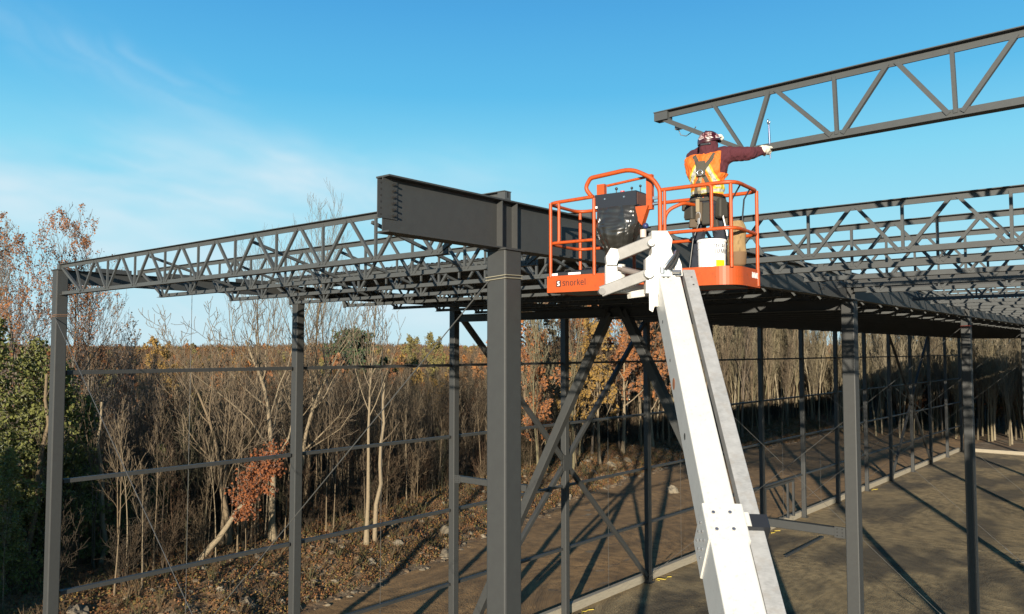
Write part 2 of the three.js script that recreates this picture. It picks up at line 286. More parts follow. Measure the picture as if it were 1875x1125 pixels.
  // the next bay beyond the right edge: its roof shades the wood past the far end wall
  const ZD = ZC + LR;
  for (let k = 4; k <= 7; k++) column(.305, GB, 'heavy steel column of the outermost row beyond the right edge', X0 + DA * k, ZD, 'columns of the outermost row');
  for (let k = 4; k < 7; k++) girder(X0 + DA * k + .006, X0 + DA * (k + 1), ZD, 'deep steel girder of the outermost row beyond the right edge', 'girders of the outermost row', [X0 + DA * k + .17]);
  for (let i = 28; i <= 48; i += 2) { const m = solo('roof_joist', mergedR, M.joist, 'roof joist of the outermost bay beyond the right edge', 'joist', 'joists of the outermost bay'); m.position.set(X0 + SP * i, TOPB + .001, ZC); }
  deck('roof_deck', 'corrugated roof deck over the outermost bay beyond the right edge', X0 + SP * 28 - .08, XEND, ZC + .2, ZD + .2);

  // wall girts, four rows, between the column faces
  const rows = [[10.1, 'top'], [7.66, 'second'], [5.18, 'third'], [2.7, 'lowest']];
  for (let n = 0; n < 14; n++) for (const [y, w] of rows) {
    const a = X0 + DB * n + .129, b = X0 + DB * (n + 1) - .129;
    const g = thing('wall_girt', `${w} wall girt in the ${ORD[n]} bay from the corner column`, 'girt', [a, y, ZB], 0, 'wall girts');
    part('rail', prism(channel(.09, .13, .008), V(.06, 0, -.05), V(b - a - .06, 0, -.05), V(0, 0, -1)), M.steel, g);
    for (const e of [0, b - a]) part('clip', box(.14, .10, .012, e + (e ? -.07 : .07), 0, -.115), M.steel, g);
  }
  for (let n = 0; n < 8; n++) solo('sag_rod', prism(round(.007, 6), V(X0 + DB * (n + .5), .4, ZB - .06), V(X0 + DB * (n + .5), TOPB - PB + .02, ZB - .06), V(1, 0, 0)), M.cable, `vertical sag rod at the middle of the ${ORD[n]} wall bay`, 'rod', 'sag rods');

  // heavy X bracing in the wall, bays 3-4 and 11-12
  const brace = (pts, s, label, group, mid) => { const g = thing('brace', label, 'brace', [pts[0].x, pts[0].y, pts[0].z], 0, group); const o = pts[0]; const a = V(0, 0, 0), b = pts[1].clone().sub(o); part('tube', prism(hollow(s, s, .015), a, b, V(0, 0, 1)), M.steel, g); const t = b.clone().normalize(); for (const [e, k] of [[a, 1], [b, -1]]) part('gusset', prism(rect(s + .10, .02), e.clone().addScaledVector(t, -.16 * k), e.clone().addScaledVector(t, .22 * k), V(0, 0, 1)), M.steel, g); return g; };
  for (const [n, w] of [[2, 'behind the near column'], [10, 'at the far end of the wall']]) {
    const xa = X0 + DB * n + .2, xb = X0 + DB * (n + 2) - .2, xm = X0 + DB * (n + 1), yb = .35, yt = 11.9, ym = (yb + yt) / 2, gp = 'wall X braces';
    const k = .12 * (yt - yb) / (xb - xa);
    brace([V(xa, yt, ZB), V(xm - .2, ym + .2, ZB)], .17, `upper left arm of the X brace ${w}`, gp); brace([V(xm + .2, ym - .2, ZB), V(xb, yb, ZB)], .17, `lower right arm of the X brace ${w}`, gp);
    brace([V(xb, yt, ZB), V(xm + .2, ym + .2, ZB)], .17, `upper right arm of the X brace ${w}`, gp); brace([V(xm - .2, ym - .2, ZB), V(xa, yb, ZB)], .17, `lower left arm of the X brace ${w}`, gp);
    solo('gusset_plate', [box(.56, .62, .02, xm, ym, ZB + .138)], M.steel, `gusset plate at the crossing of the X brace ${w}`, 'plate', 'gusset plates of the X braces');
  }
  // chevron brace across the left bay on the second grid line, with struts
  { const x = X0 + DA, zm = (ZA + ZB) / 2, yt = 11.75; const gp = 'chevron brace arms';
    brace([V(x, yt, zm - .25), V(x, .45, ZB + .35)], .254, 'thick diagonal brace dropping left behind the near column', gp);
    brace([V(x, yt, zm + .25), V(x, .45, ZA - .35)], .254, 'thick diagonal brace dropping right behind the white boom', gp);
    solo('apex_plate', box(.02, .5, 1.0, x, yt + .25, zm), M.steel, 'gusset plate at the peak of the chevron brace', 'plate');
    solo('brace_beam', prism(iSection(.2, .25, .014, .01), V(x, TOPB - JD - .02, ZB + .13), V(x, TOPB - JD - .02, ZA - .11)), M.steel, 'dark beam above the chevron brace between girder and wall', 'beam');
    const f = (6.25 - .45) / (yt - .45), zl = lerp(ZB + .35, zm - .25, f), zr = lerp(ZA - .35, zm + .25, f);
    for (const [z0, z1, w] of [[ZB + .13, zl - .17, 'short strut from the third wall column to the chevron brace'], [zr + .17, ZA - .155, 'strut between the white boom and the second girder column']]) { const g = thing('strut', w, 'strut', [x, 6.25, z0]); part('tube', prism(hollow(.2, .2, .015), V(0, 0, 0), V(0, 0, z1 - z0)), M.steel, g); const e = z0 > -15 ? z1 - z0 - .14 : .14; const p = part('end_plate', box(.012, .26, .26, -.106, 0, e), M.steel, g); for (const a of [-1, 0, 1]) for (const b of [-1, 1]) part('bolt', prism(round(.014, 6), V(-.112, a * .08, e + b * .06), V(-.128, a * .08, e + b * .06)), M.bolt, p); }
  }
  // temporary wire bracing across the left bay
  const wire = (p, q, label) => { const g = thing('guy_wire', label, 'cable', [p.x, p.y, p.z], 0, 'guy wires'), e = q.clone().sub(p), t = e.clone().normalize(); part('wire', prism(round(.008, 6), V(0, 0, 0), e, V(1, 0, 0)), M.cable, g); part('turnbuckle', prism(round(.022, 6), t.clone().multiplyScalar(e.length() - 1.3), t.clone().multiplyScalar(e.length() - .9), V(1, 0, 0)), M.cable, g); };
  for (const [k, n, w] of [[0, 0, 'front'], [2, 4, 'third grid line'], [3, 6, 'fourth grid line'], [4, 8, 'fifth grid line']]) {
    const xa = X0 + DA * k - .16, xb = X0 + DB * n - .135;
    wire(V(xa, 11.45, ZA - .1), V(xb, .3, ZB + .1), `guy wire from the girder column head to the wall foot, ${w}`);
    wire(V(xb, 11.35, ZB + .1), V(xa, .3, ZA - .1), `guy wire from the wall column head to the girder column foot, ${w}`);
  }
  // wire rope slung round column heads
  const sling = (x, y, z, s, mat, label) => { const h = s / 2 + .012, g = []; for (const d of [0, .035]) { const P = []; for (const [a, b, e] of [[-1, 1, .02], [1, 1, .03], [1, -1, .06], [-1, -1, .0]]) P.push(V(x + a * h, y + e + d, z + b * h)); P.push(P[0].clone()); g.push(path(P, .0065, 6, .02)); } solo('wire_sling', g, mat, label, 'sling', 'slings round column heads'); };
  sling(X0, 11.45, ZA, .305, std(rgb(.22, .205, .15), .7), 'twisted wire sling looped round the near column head');
  sling(X0, 11.35, ZB, .254, std(rgb(.22, .13, .08), .7), 'rusty wire sling looped round the corner column');
  sling(X0 + 2 * DA, 11.45, ZA, .305, std(rgb(.45, .06, .03), .7), 'red sling looped round the third girder column head');
  // door frame in the wall
  { const xa = X0 + DB * 6 + .35, xb = xa + 4.3; const d = thing('door_frame', 'grey door frame standing in the long wall beside the seventh column', 'door frame', [xa, .36, ZB]); part('header', box(4.3 + .12, .12, .12, 2.15, 2.2, 0), M.steel, d); for (const x of [4.3 - .9, 4.3]) part('jamb', box(.12, 2.14, .12, x, 1.07, 0), M.steel, d); part('jamb', box(.12, 2.14, .12, 0, 1.07, 0), M.steel, d); }
}
// ---------------------------------------------------------------- ground
const bankEdge = (x) => -28.6 - .21 * clamp(x - 21.6, -20, 40) + .9 * n2(x * .11, 3.3) + .35 * n2(x * .45, 8.1);
function groundY(x, z) {
  const e = bankEdge(x), d = e - z;             // metres into the bank
  if (d < -3 && z < 60) { if (z > -24.5) return -.03; }
  const up = smooth(-.3, 5.5, d) * 1.25 + smooth(0, 1.6, d) * .25;
  const lump = smooth(0, 1.5, d) * (.22 * fbm(x * .35, z * .35, 4) + .10 * fbm(x * 1.4, z * 1.4, 3)) * (1 - .6 * smooth(8, 20, d));
  const far = smooth(60, 400, d) * 1.5 * n2(x * .004, z * .004);
  return -.03 + up + lump + far + .02 * n2(x * .5, z * .5) * smooth(-3, 0, d);
}
{
  const axis = (parts) => { const o = []; for (const [a, b, s] of parts) for (let v = a; v < b - 1e-6; v += s) o.push(v); o.push(parts[parts.length - 1][1]); return o; };
  const xs = axis([[-1600, -400, 200], [-400, -100, 50], [-100, -20, 8], [-20, 0, 1.2], [0, 75, .4], [75, 120, .9], [120, 200, 6], [200, 500, 40], [500, 1900, 200]]);
  const zs = axis([[-1900, -600, 200], [-600, -200, 40], [-200, -70, 6], [-70, -46, 1.4], [-46, -26, .36], [-26, -18, 1.2], [-18, 60, 8], [60, 200, 30], [200, 1600, 200]]);
  const pos = [], uv = [], col = [], idx = [];
  for (const z of zs) for (const x of xs) {
    pos.push(x, groundY(x, z), z); uv.push(x / 6, z / 6);
    const d = bankEdge(x) - z, a = fbm(x * .22 + 5, z * .22, 4), b = fbm(x * 1.3, z * 1.3 + 4, 3);
    const soil = [.20, .145, .085], litter = [.24, .125, .048], pale = [.30, .25, .17], dark = [.085, .065, .04];
    let c = soil.map((v, i) => lerp(v, litter[i], clamp(.45 + a * 1.2 + smooth(1, 5, d) * .5)));
    c = c.map((v, i) => lerp(v, pale[i], clamp(smooth(.05, .5, b) * (1 - smooth(2.5, 6, d)))));
    c = c.map((v, i) => lerp(v, dark[i], clamp(smooth(.1, .55, -b) * .7)));
    col.push(...c);
  }
  const nx = xs.length;
  for (let j = 0; j + 1 < zs.length; j++) for (let i = 0; i + 1 < nx; i++) { const a = j * nx + i; idx.push(a, a + nx, a + 1, a + 1, a + nx, a + nx + 1); }
  const g = new THREE.BufferGeometry(); g.setAttribute('position', new THREE.Float32BufferAttribute(pos, 3)); g.setAttribute('uv', new THREE.Float32BufferAttribute(uv, 2)); g.setAttribute('color', new THREE.Float32BufferAttribute(col, 3)); g.setIndex(idx); g.computeVertexNormals();
  const soilTex = tex(1024, (u, v) => { const a = wrapF(u, v, 10, 5, 6), b = wrapF(u, v, 70, 15, 3); const k = .85 + .35 * a + .45 * b; return [k, k * .97, k * .92]; });
  const soilBump = tex(1024, (u, v) => { const k = .5 + .4 * wrapF(u, v, 16, 25, 6) + .25 * wrapF(u, v, 90, 3, 2); return [k, k, k]; });
  structure('ground', g, std(rgb(.8, .8, .8), .95, { vertexColors: true, map: soilTex, bumpMap: soilBump, bumpScale: .06 }), 'leaf strewn earth bank and forest floor behind the wall');

  // compacted gravel floor of the building and the yard the lift stands on
  const sheet = (name, label, x0, x1, z0, z1, y, step, fn, mat, zf) => {
    const nx = Math.round((x1 - x0) / step), P = [], U = [], C = [], I = [], rows = zf ? 26 : Math.round((z1 - z0) / step);
    for (let j = 0; j <= rows; j++) for (let i = 0; i <= nx; i++) { const x = lerp(x0, x1, i / nx), z = zf ? zf(x, j / rows) : lerp(z0, z1, j / rows); P.push(x, (typeof y === 'function' ? y(x, z) : y), z); U.push(x / 8 + .35 * n2(x * .06, z * .06), z / 8 + .35 * n2(x * .06 + 9, z * .06)); C.push(...fn(x, z)); }
    for (let j = 0; j < rows; j++) for (let i = 0; i < nx; i++) { const a = j * (nx + 1) + i; zf ? I.push(a, a + 1, a + nx + 1, a + 1, a + nx + 2, a + nx + 1) : I.push(a, a + nx + 1, a + 1, a + 1, a + nx + 1, a + nx + 2); }
    const q = new THREE.BufferGeometry(); q.setAttribute('position', new THREE.Float32BufferAttribute(P, 3)); q.setAttribute('uv', new THREE.Float32BufferAttribute(U, 2)); q.setAttribute('color', new THREE.Float32BufferAttribute(C, 3)); q.setIndex(I); q.computeVertexNormals();
    return structure(name, q, mat, label);
  };
  const gravTex = tex(1024, (u, v) => { const a = wrapF(u, v, 9, 55, 6), b = wrapF(u, v, 120, 31, 2), sp = smooth(.28, .40, wrapF(u, v, 60, 8, 3)); const k = .74 + .6 * a + .7 * b + .6 * sp; return [k, k * .985, k * .95]; });
  const gravBump = tex(1024, (u, v) => { const k = .5 + .35 * wrapF(u, v, 80, 31, 3) + .3 * wrapF(u, v, 12, 55, 4); return [k, k, k]; });
  const gravel = std(rgb(.8, .79, .76), .95, { vertexColors: true, map: gravTex, bumpMap: gravBump, bumpScale: .045 });
  sheet('gravel_floor', 'compacted brown gravel floor inside the steel frame', -40, XEND + 1, ZB - .25, 40, (x, z) => .012 * n2(x * .35, z * .35), .5, (x, z) => { const a = fbm(x * .12, z * .12, 4), b = fbm(x * .6 + z * .25, z * .7, 4), wet = clamp(smooth(.06, .30, fbm(x * .06 + z * .05 + 2, z * .20 - x * .02 + 5, 5)) + .6 * smooth(.18, .36, fbm(x * .3 + 9, z * .8, 4))); let c = [.385, .290, .155].map((v) => v * (1 + .35 * a + .22 * b)); return c.map((v, i) => lerp(v, [.10, .078, .050][i], wet * .85)); }, gravel);
  // dirt track between foundation and bank
  sheet('dirt_road', 'brown dirt track between foundation and bank', -40, 130, 0, 0, (x, z) => -.008 + .03 * n2(x * .05, z * 1.4) + .015 * n2(x * 1.1, z * 1.1), .5, (x, z) => { const a = fbm(x * .1, z * .3, 4), rut = .12 * Math.sin((z + .35 * n2(x * .05, 1)) * 3.4), b = fbm(x * .5, z * 1.6, 4); return [.34, .205, .085].map((v) => v * (1 + .25 * a + rut + .25 * b)); }, gravel, (x, t) => lerp(ZB - .38, bankEdge(x) + .35 * n2(x * 1.3, 4) + .15, t));
  // concrete foundation wall, poured in lengths
  const conc = tex(512, (u, v) => { const a = wrapF(u, v, 6, 71, 5), b = wrapF(u, v, 60, 2, 2), st = smooth(.1, .4, wrapF(u * 3 % 1, v, 7, 33, 4)); const k = .88 + .22 * a + .15 * b - .18 * st; return [k, k * .98, k * .93]; });
  const M_conc = std(rgb(.30, .27, .215), .9, { map: conc });
  const f = thing('foundation_wall', 'low concrete foundation wall along the row of wall columns', 'wall', [0, 0, ZB - .28]);
  for (let i = 0; i < 14; i++) part('wall_section', new RoundedBoxGeometry(DB - .015, .50, .24, 2, .015).translate(X0 + DB * (i + .5), .10, 0), M_conc, f);
  const f2 = thing('foundation_wall', 'low concrete foundation wall across the far end of the floor', 'wall', [XEND + .3, 0, 0]);
  for (let i = 0; i < 4; i++) part('wall_section', new RoundedBoxGeometry(.24, .50, 6.6 - .015, 2, .015).translate(0, .10, ZB + .2 + 6.6 * (i + .5)), M_conc, f2);
  for (const n of [3, 4, 6, 9]) { // yellow straps left at the column feet
    const r = rng(500 + n), x = X0 + DB * n + .3, P = []; for (let i = 0; i < 9; i++) P.push(V(x + i * .14 + .1 * (r() - .5), .045 + .05 * r() * (i < 4), ZB + .28 + .3 * (r() - .5)));
    solo('ratchet_strap', sweep(P, .020, 5), std(rgb(.50, .38, .06), .8), `yellow strap lying at the foot of the ${ORD[n]} wall column`, 'strap', 'yellow straps at the column feet');
  }
  { // loose steel on the floor
    const a = site(14.0, 42.6), b = site(17.6, 47.0);
    solo('loose_angle', [prism(channel(.12, .1, .012), V(a[0], .06, a[1]), V(b[0], .06, b[1]))], M.steel, 'long dark steel bar lying on the gravel beside the boom', 'bar');
    const c = site(25.2, 40.8), r = rng(77), P = []; for (let i = 0; i < 40; i++) { const t = i / 39 * 6 * Math.PI; P.push(V(c[0] + (.45 + .08 * r()) * Math.cos(t), .035 + i * .003 + .03 * r(), c[1] + (.4 + .08 * r()) * Math.sin(t))); }
    solo('cable_coil', sweep(P, .014, 5), M.cable, 'tangled coil of wire on the gravel near the right edge', 'cable');
    const q = site(24.9, 38.8); const g2 = new THREE.PlaneGeometry(1.7, 1.0, 18, 10); g2.rotateX(-Math.PI / 2); const pp = g2.attributes.position; for (let i = 0; i < pp.count; i++) { const x = pp.getX(i), z = pp.getZ(i); pp.setXYZ(i, x + .12 * n2(z * 3, 1), .07 + .09 * Math.abs(fbm(x * 2.2, z * 2.2, 3)), z + .1 * n2(x * 3, 2)); } g2.computeVertexNormals(); g2.rotateY(.5); g2.translate(q[0], 0, q[1]);
    solo('tarp', g2, std(rgb(.30, .31, .33), .5, { side: THREE.DoubleSide }), 'crumpled grey sheet on the gravel near the right edge', 'tarp');
  }
}
// ---------------------------------------------------------------- trees
const gpos = (px, depth) => { const [x, z] = site((px - 937) / 1500 * depth, depth); return [x, groundY(x, z) - .05, z]; };   // bearing and distance of a trunk
class Wood {
  constructor() { this.p = []; this.n = []; this.u = []; }
  tube(pts, rad, sides) {
    let u = null; const rings = []; let run = 0;
    for (let i = 0; i < pts.length; i++) {
      const a = pts[Math.max(i - 1, 0)], b = pts[Math.min(i + 1, pts.length - 1)], t = V(b.x - a.x, b.y - a.y, b.z - a.z).normalize();
      if (!u) u = Math.abs(t.y) < .8 ? V(0, 1, 0) : V(1, 0, 0);
      u = u.clone().addScaledVector(t, -u.dot(t)).normalize(); const w = t.clone().cross(u), ring = [];
      if (i) run += pts[i].distanceTo(pts[i - 1]);
      for (let k = 0; k < sides; k++) { const q = k / sides * 2 * Math.PI, c = Math.cos(q), s = Math.sin(q); ring.push([pts[i].x + (u.x * c + w.x * s) * rad[i], pts[i].y + (u.y * c + w.y * s) * rad[i], pts[i].z + (u.z * c + w.z * s) * rad[i], u.x * c + w.x * s, u.y * c + w.y * s, u.z * c + w.z * s, k / sides, run]); }
      rings.push(ring);
    }
    const put = (v) => { this.p.push(v[0], v[1], v[2]); this.n.push(v[3], v[4], v[5]); this.u.push(v[6], v[7]); };
    for (let i = 0; i + 1 < rings.length; i++) for (let k = 0; k < sides; k++) { const j = (k + 1) % sides, A = rings[i][k], B = rings[i][j], C = rings[i + 1][j], D = rings[i + 1][k]; put(A); put(B); put(C); put(A); put(C); put(D); }
  }
  leaf(c, s, rand, up = .3) { // one folded leaf: two triangles
    const d = V(rand() - .5, (rand() - .5) * .8 - up * .3, rand() - .5).normalize(), e = V(rand() - .5, rand() - .5, rand() - .5).cross(d).normalize(), n = e.clone().cross(d), w = .38 * s;
    const A = c, B = c.clone().addScaledVector(d, s * .5).addScaledVector(e, w).addScaledVector(n, .1 * s), C = c.clone().addScaledVector(d, s), D = c.clone().addScaledVector(d, s * .5).addScaledVector(e, -w).addScaledVector(n, .1 * s);
    for (const q of [A, B, C, A, C, D]) { this.p.push(q.x, q.y, q.z); this.n.push(n.x, n.y, n.z); this.u.push(0, 0); }
  }
  geo() { const g = new THREE.BufferGeometry(); g.setAttribute('position', new THREE.Float32BufferAttribute(this.p, 3)); g.setAttribute('normal', new THREE.Float32BufferAttribute(this.n, 3)); g.setAttribute('uv', new THREE.Float32BufferAttribute(this.u, 2)); return g; }
}
// o: h, r, lean [x, z], counts per level, start (first branch height), angle, ratio, rise, gnarl, minR, leaf {n, s, from}
function growTree(seed, o) {
  const R = rng(seed), wood = new Wood(), twig = new Wood(), leaves = new Wood(), tips = [];
  const limb = (p, d, len, r, lv) => {
    const n = lv === 0 ? 11 : lv === 1 ? 6 : lv === 2 ? 4 : 3, pts = [p.clone()], rad = [r], dir = d.clone(), end = lv === 0 ? o.tip || .12 : .28;
    for (let i = 1; i <= n; i++) {
      const g = o.gnarl * (lv === 0 ? .35 : 1);
      dir.add(V((R() - .5) * g, (R() - .5) * g * .7 + (lv ? o.rise : .04) / n * 2, (R() - .5) * g)).normalize();
      pts.push(pts[i - 1].clone().addScaledVector(dir, len / n)); rad.push(Math.max(o.minR, r * lerp(1, end, Math.pow(i / n, .85))));
    }
    if (lv === 0) rad[0] *= 1.35;
    (lv <= 1 ? wood : twig).tube(pts, rad, lv === 0 ? 8 : lv === 1 ? 5 : 3);
    const at = (t) => { const f = t * n, i = Math.min(n - 1, Math.floor(f)); return [pts[i].clone().lerp(pts[i + 1], f - i), pts[i + 1].clone().sub(pts[i]).normalize(), lerp(rad[i], rad[i + 1], f - i)]; };
    if (lv < o.counts.length) {
      const cn = Math.round(o.counts[lv] * (.8 + .4 * R())); let az = R() * 6.28;
      for (let k = 0; k < cn; k++) {
        const lo = lv === 0 ? o.start : .22, t = lo + (1 - lo) * ((k + R() * .8) / cn), [q, dd, rr] = at(Math.min(t, .985)); az += 2.4 + (R() - .5);
        const side = V(Math.cos(az), 0, Math.sin(az)).cross(dd).normalize(), ang = (o.angle + (R() - .5) * .4) * (lv === 0 ? lerp(1.1, .65, t) : 1);
        const nd = dd.clone().multiplyScalar(Math.cos(ang)).addScaledVector(side, Math.sin(ang));
        limb(q, nd, len * o.ratio[lv] * (lv === 0 ? lerp(1.15, .45, (t - lo) / (1 - lo)) : lerp(1, .6, t)) * (.7 + .6 * R()), Math.max(o.minR, rr * (lv === 0 ? .5 : .6)), lv + 1);
      }
    }
    if (lv >= o.counts.length - (o.counts.length > 2 ? 1 : 0)) tips.push([pts, lv]);
  };
  const L = o.lean || [0, 0];
  for (let s = 0; s < (o.stems || 1); s++) limb(V(s ? (R() - .5) * .8 : 0, 0, s ? (R() - .5) * .8 : 0), V(L[0] + (s ? (R() - .5) * .5 : 0), 1, L[1] + (s ? (R() - .5) * .5 : 0)).normalize(), o.h * (s ? .7 + .3 * R() : 1), o.r * (s ? .7 : 1), 0);
  if (o.leaf) { let made = 0, guard = 0; while (made < o.leaf.n && guard++ < o.leaf.n * 6) { const [pts] = tips[Math.floor(R() * tips.length)], i = 1 + Math.floor(R() * (pts.length - 1)); const c = pts[i].clone().lerp(pts[i - 1], R()); if (c.y < o.h * o.leaf.from * (.8 + .4 * R())) continue; if (o.leaf.clump && n3(c.x * o.leaf.clump, c.y * o.leaf.clump, c.z * o.leaf.clump + seed) < (o.leaf.cut ?? -.1)) continue; c.add(V((R() - .5) * .25, (R() - .5) * .25, (R() - .5) * .25)); leaves.leaf(c, o.leaf.s * (.6 + .8 * R()), R); made++; } }
  return { wood: wood.geo(), twig: twig.geo(), leaves: o.leaf ? leaves.geo() : null };
}
const barkTex = tex(256, (u, v) => { const a = wrapF(u, v * .5 + .1, 14, 4, 4), b = wrapF(u, v, 40, 60, 2), p = smooth(.15, .4, wrapF(u, v, 5, 21, 4)); const k = .85 + .35 * a + .2 * b - .28 * p; return [k, k * .98, k * .95]; });
const bark = (r, g, b) => std(rgb(r * .8, g * .8, b * .78), .9, { map: barkTex });
const BARK = { pale: bark(.28, .225, .15), tan: bark(.195, .147, .092), grey: bark(.17, .145, .115), dark: bark(.15, .12, .09), olive: bark(.17, .148, .085) };
const TWIG = { pale: std(rgb(0.121, 0.091, 0.058), .9), brown: std(rgb(0.082, 0.058, 0.034), .9), grey: std(rgb(0.125, 0.105, 0.090), .9), rust: std(rgb(0.187, 0.117, 0.074), .9), olive: std(rgb(0.133, 0.113, 0.066), .9) };
const leafMat = (r, g, b) => new THREE.MeshPhysicalMaterial({ color: rgb(r * .85, g * .85, b * .85), roughness: 1, side: THREE.DoubleSide, transmission: .35, thickness: 0 });
const LEAF = { orange: leafMat(.36, .135, .032), gold: leafMat(.34, .20, .036), rust: leafMat(.27, .078, .012), olive: leafMat(.22, .185, .045), cedar: leafMat(.155, .165, .028), pine: leafMat(.045, .09, .022), buff: leafMat(.27, .15, .07) };
function plantTree(name, label, group, t, mats, p, turn, s = 1) {
  const g = thing(name, label, 'tree', p, turn, group); g.scale.setScalar(s);
  part('trunk', t.wood, mats[0], g);
  const c = part('crown', t.twig, mats[1], g);
  if (t.leaves) part('leaves', t.leaves, mats[2], c);
  return g;
}
{
  // tall sparse aspens still holding orange leaves, far left
  const asp = [1, 2].map((k) => growTree(100 + k, { h: 15.5, r: .16, counts: [20, 8, 5], start: .30, angle: .72, ratio: [.36, .44, .5], rise: .5, gnarl: .35, minR: .009, leaf: { n: 5200, s: .10, from: .5, clump: .35, cut: -.1 } }));
  const aspOld = growTree(104, { h: 15.5, r: .16, counts: [20, 8, 5], start: .25, angle: .72, ratio: [.36, .44, .5], rise: .5, gnarl: .35, minR: .009, leaf: { n: 3000, s: .09, from: .4, clump: .4 } });
  plantTree('aspen_tree', 'tall aspen with orange top leaves at the left edge, behind the corner column', 'autumn aspens', asp[0], [BARK.grey, TWIG.grey, LEAF.orange], gpos(48, 37), .4, .86);
  plantTree('aspen_tree', 'tallest aspen with an orange crown rising just left above the corner column', 'autumn aspens', asp[1], [BARK.grey, TWIG.grey, LEAF.orange], gpos(128, 38), 1.9, .90);
  plantTree('aspen_tree', 'slimmer aspen with sparse buff leaves right of the corner column top', 'autumn aspens', aspOld, [BARK.grey, TWIG.grey, LEAF.buff], gpos(182, 40), 2.7, .76);
  plantTree('aspen_tree', 'aspen with buff leaves cut by the left edge of the photo', 'autumn aspens', aspOld, [BARK.grey, TWIG.grey, LEAF.buff], gpos(-20, 38), 5.1, .84);
  // bushy trees with few dry leaves, left of the open view
  const bushy = [1, 2].map((k) => growTree(140 + k, { h: 10.5, r: .10, stems: 3, counts: [18, 7, 4], start: .2, angle: .5, ratio: [.33, .42, .5], rise: .6, gnarl: .35, minR: .008, leaf: { n: 700, s: .12, from: .5, clump: .5 } }));
  for (const [px, d, s, w, i] of [[165, 43, .88, 'grey bushy tree right behind the corner column', 0], [215, 44, .92, 'grey bushy tree with dark dry leaves, second from the corner column', 1], [258, 46, .84, 'grey bushy tree with few leaves, farthest right of the bushy group', 0], [288, 48, .76, 'low thin bushy tree at the right end of the bushy group', 1]]) plantTree('bushy_tree', w, 'bushy trees right of the corner column', bushy[i], [BARK.grey, TWIG.grey, LEAF.buff], gpos(px, d), px, s);

  // cedars: drooping sprays of scale leaves round a straight trunk
  const cedar = (seed, h, wdt, n) => {
    const R = rng(seed), wood = new Wood(), twig = new Wood(), lv = new Wood(); const T = []; for (let i = 0; i <= 8; i++) T.push(V(.15 * (R() - .5), h * i / 8, .15 * (R() - .5))); wood.tube(T, T.map((_, i) => .16 * (1 - i / 8.6)), 7);
    for (let k = 0; k < n; k++) {
      const t = Math.pow(R(), .85) * .97 + .02, az = R() * 6.28, wide = wdt * Math.pow(1 - t, .75) * (.40 + .75 * R()) * (.75 + .5 * n2(az * 2, t * 6)) + .15, P = [], base = V(0, h * t, 0), d = V(Math.cos(az), .25, Math.sin(az));
      for (let i = 0; i <= 4; i++) P.push(base.clone().addScaledVector(d, wide * i / 4).add(V(0, -.16 * wide * Math.pow(i / 4, 2), 0)));
      twig.tube(P, [.022, .017, .013, .01, .007], 3);
      const m = Math.round(12 + wide * 30); for (let q = 0; q < m; q++) { const f = .25 + .8 * R(), c = base.clone().addScaledVector(d, wide * f).add(V((R() - .5) * .5, (R() - .6) * .45 - .16 * wide * f * f, (R() - .5) * .5)); lv.leaf(c, .08 + .13 * R(), R, 1.2); }
    }
    return { wood: wood.geo(), twig: twig.geo(), leaves: lv.geo() };
  };
  const ced = [cedar(201, 10.5, 2.9, 260), cedar(202, 9.0, 2.6, 220)];
  for (const [px, d, s, i, w] of [[-15, 33, 1.02, 0, 'big green cedar cut by the left edge'], [62, 34, .93, 0, 'green cedar just left of the corner column'], [118, 35.5, .98, 1, 'green cedar directly behind the corner column'], [160, 37, .80, 1, 'smaller green cedar right of the corner column'], [20, 31.5, .62, 1, 'low dark cedar in front of the others at the left edge'], [238, 37.5, .42, 1, 'small dark cedar low in the thicket right of the white trunk'], [300, 38.5, .46, 0, 'narrow dark cedar deep in the thicket left of the rust tree']]) plantTree('cedar_tree', w, 'green cedars', ced[i], [BARK.tan, TWIG.brown, LEAF.cedar], gpos(px, d), px * 1.3, s);

  // the wood edge swings towards the site just outside the left edge of the view; its low shade falls on the left bank
  [[1.0, -27.6, .95, 1], [-1.5, -27.0, .95, 0], [-4.5, -26.2, 1.1, 1], [-7.5, -24.4, 1.0, 0], [-10.5, -25.0, 1.1, 0], [-13, -22.8, .95, 1], [-16, -24.0, 1.15, 0]].forEach(([x, z, s, i]) => plantTree('cedar_tree', 'cedar of the wood edge beyond the left side of the photo', 'cedars beyond the left edge', ced[i], [BARK.tan, TWIG.brown, LEAF.cedar], [x, groundY(x, z) - .05, z], x * 2.1, s));
  // bare trees of the near wood edge
  const bareA = growTree(301, { h: 16.5, r: .17, counts: [13, 8, 6], start: .40, angle: .66, ratio: [.40, .42, .5], rise: .65, gnarl: .35, minR: .0065 });
  const crook = growTree(302, { h: 10.0, r: .20, counts: [9, 8, 5], start: .32, angle: .85, ratio: [.62, .42, .45], rise: .35, gnarl: .62, minR: .012, tip: .25 });
  const crook2 = growTree(305, { h: 9.2, r: .17, stems: 2, counts: [8, 8, 5], start: .3, angle: .8, ratio: [.62, .42, .45], rise: .4, gnarl: .6, minR: .012, tip: .25 });
  const whip = growTree(303, { h: 13, r: .13, counts: [13, 6, 4], start: .5, angle: .7, ratio: [.26, .42, .5], rise: .6, gnarl: .3, minR: .011 });
  plantTree('bare_tree', 'tallest bare tree with fine upright twigs behind the second wall column', 'bare trees of the wood edge', bareA, [BARK.tan, TWIG.pale, null], gpos(562, 45), 1.0, .88);
  plantTree('bare_tree', 'tall bare tree left of the tallest one, above the front joist', 'bare trees of the wood edge', bareA, [BARK.tan, TWIG.pale, null], gpos(478, 47), 3.6, .80);
  plantTree('bare_tree', 'tall bare tree with thin crown between front joist and girder end', 'bare trees of the wood edge', bareA, [BARK.grey, TWIG.pale, null], gpos(612, 48), 5.0, .79);
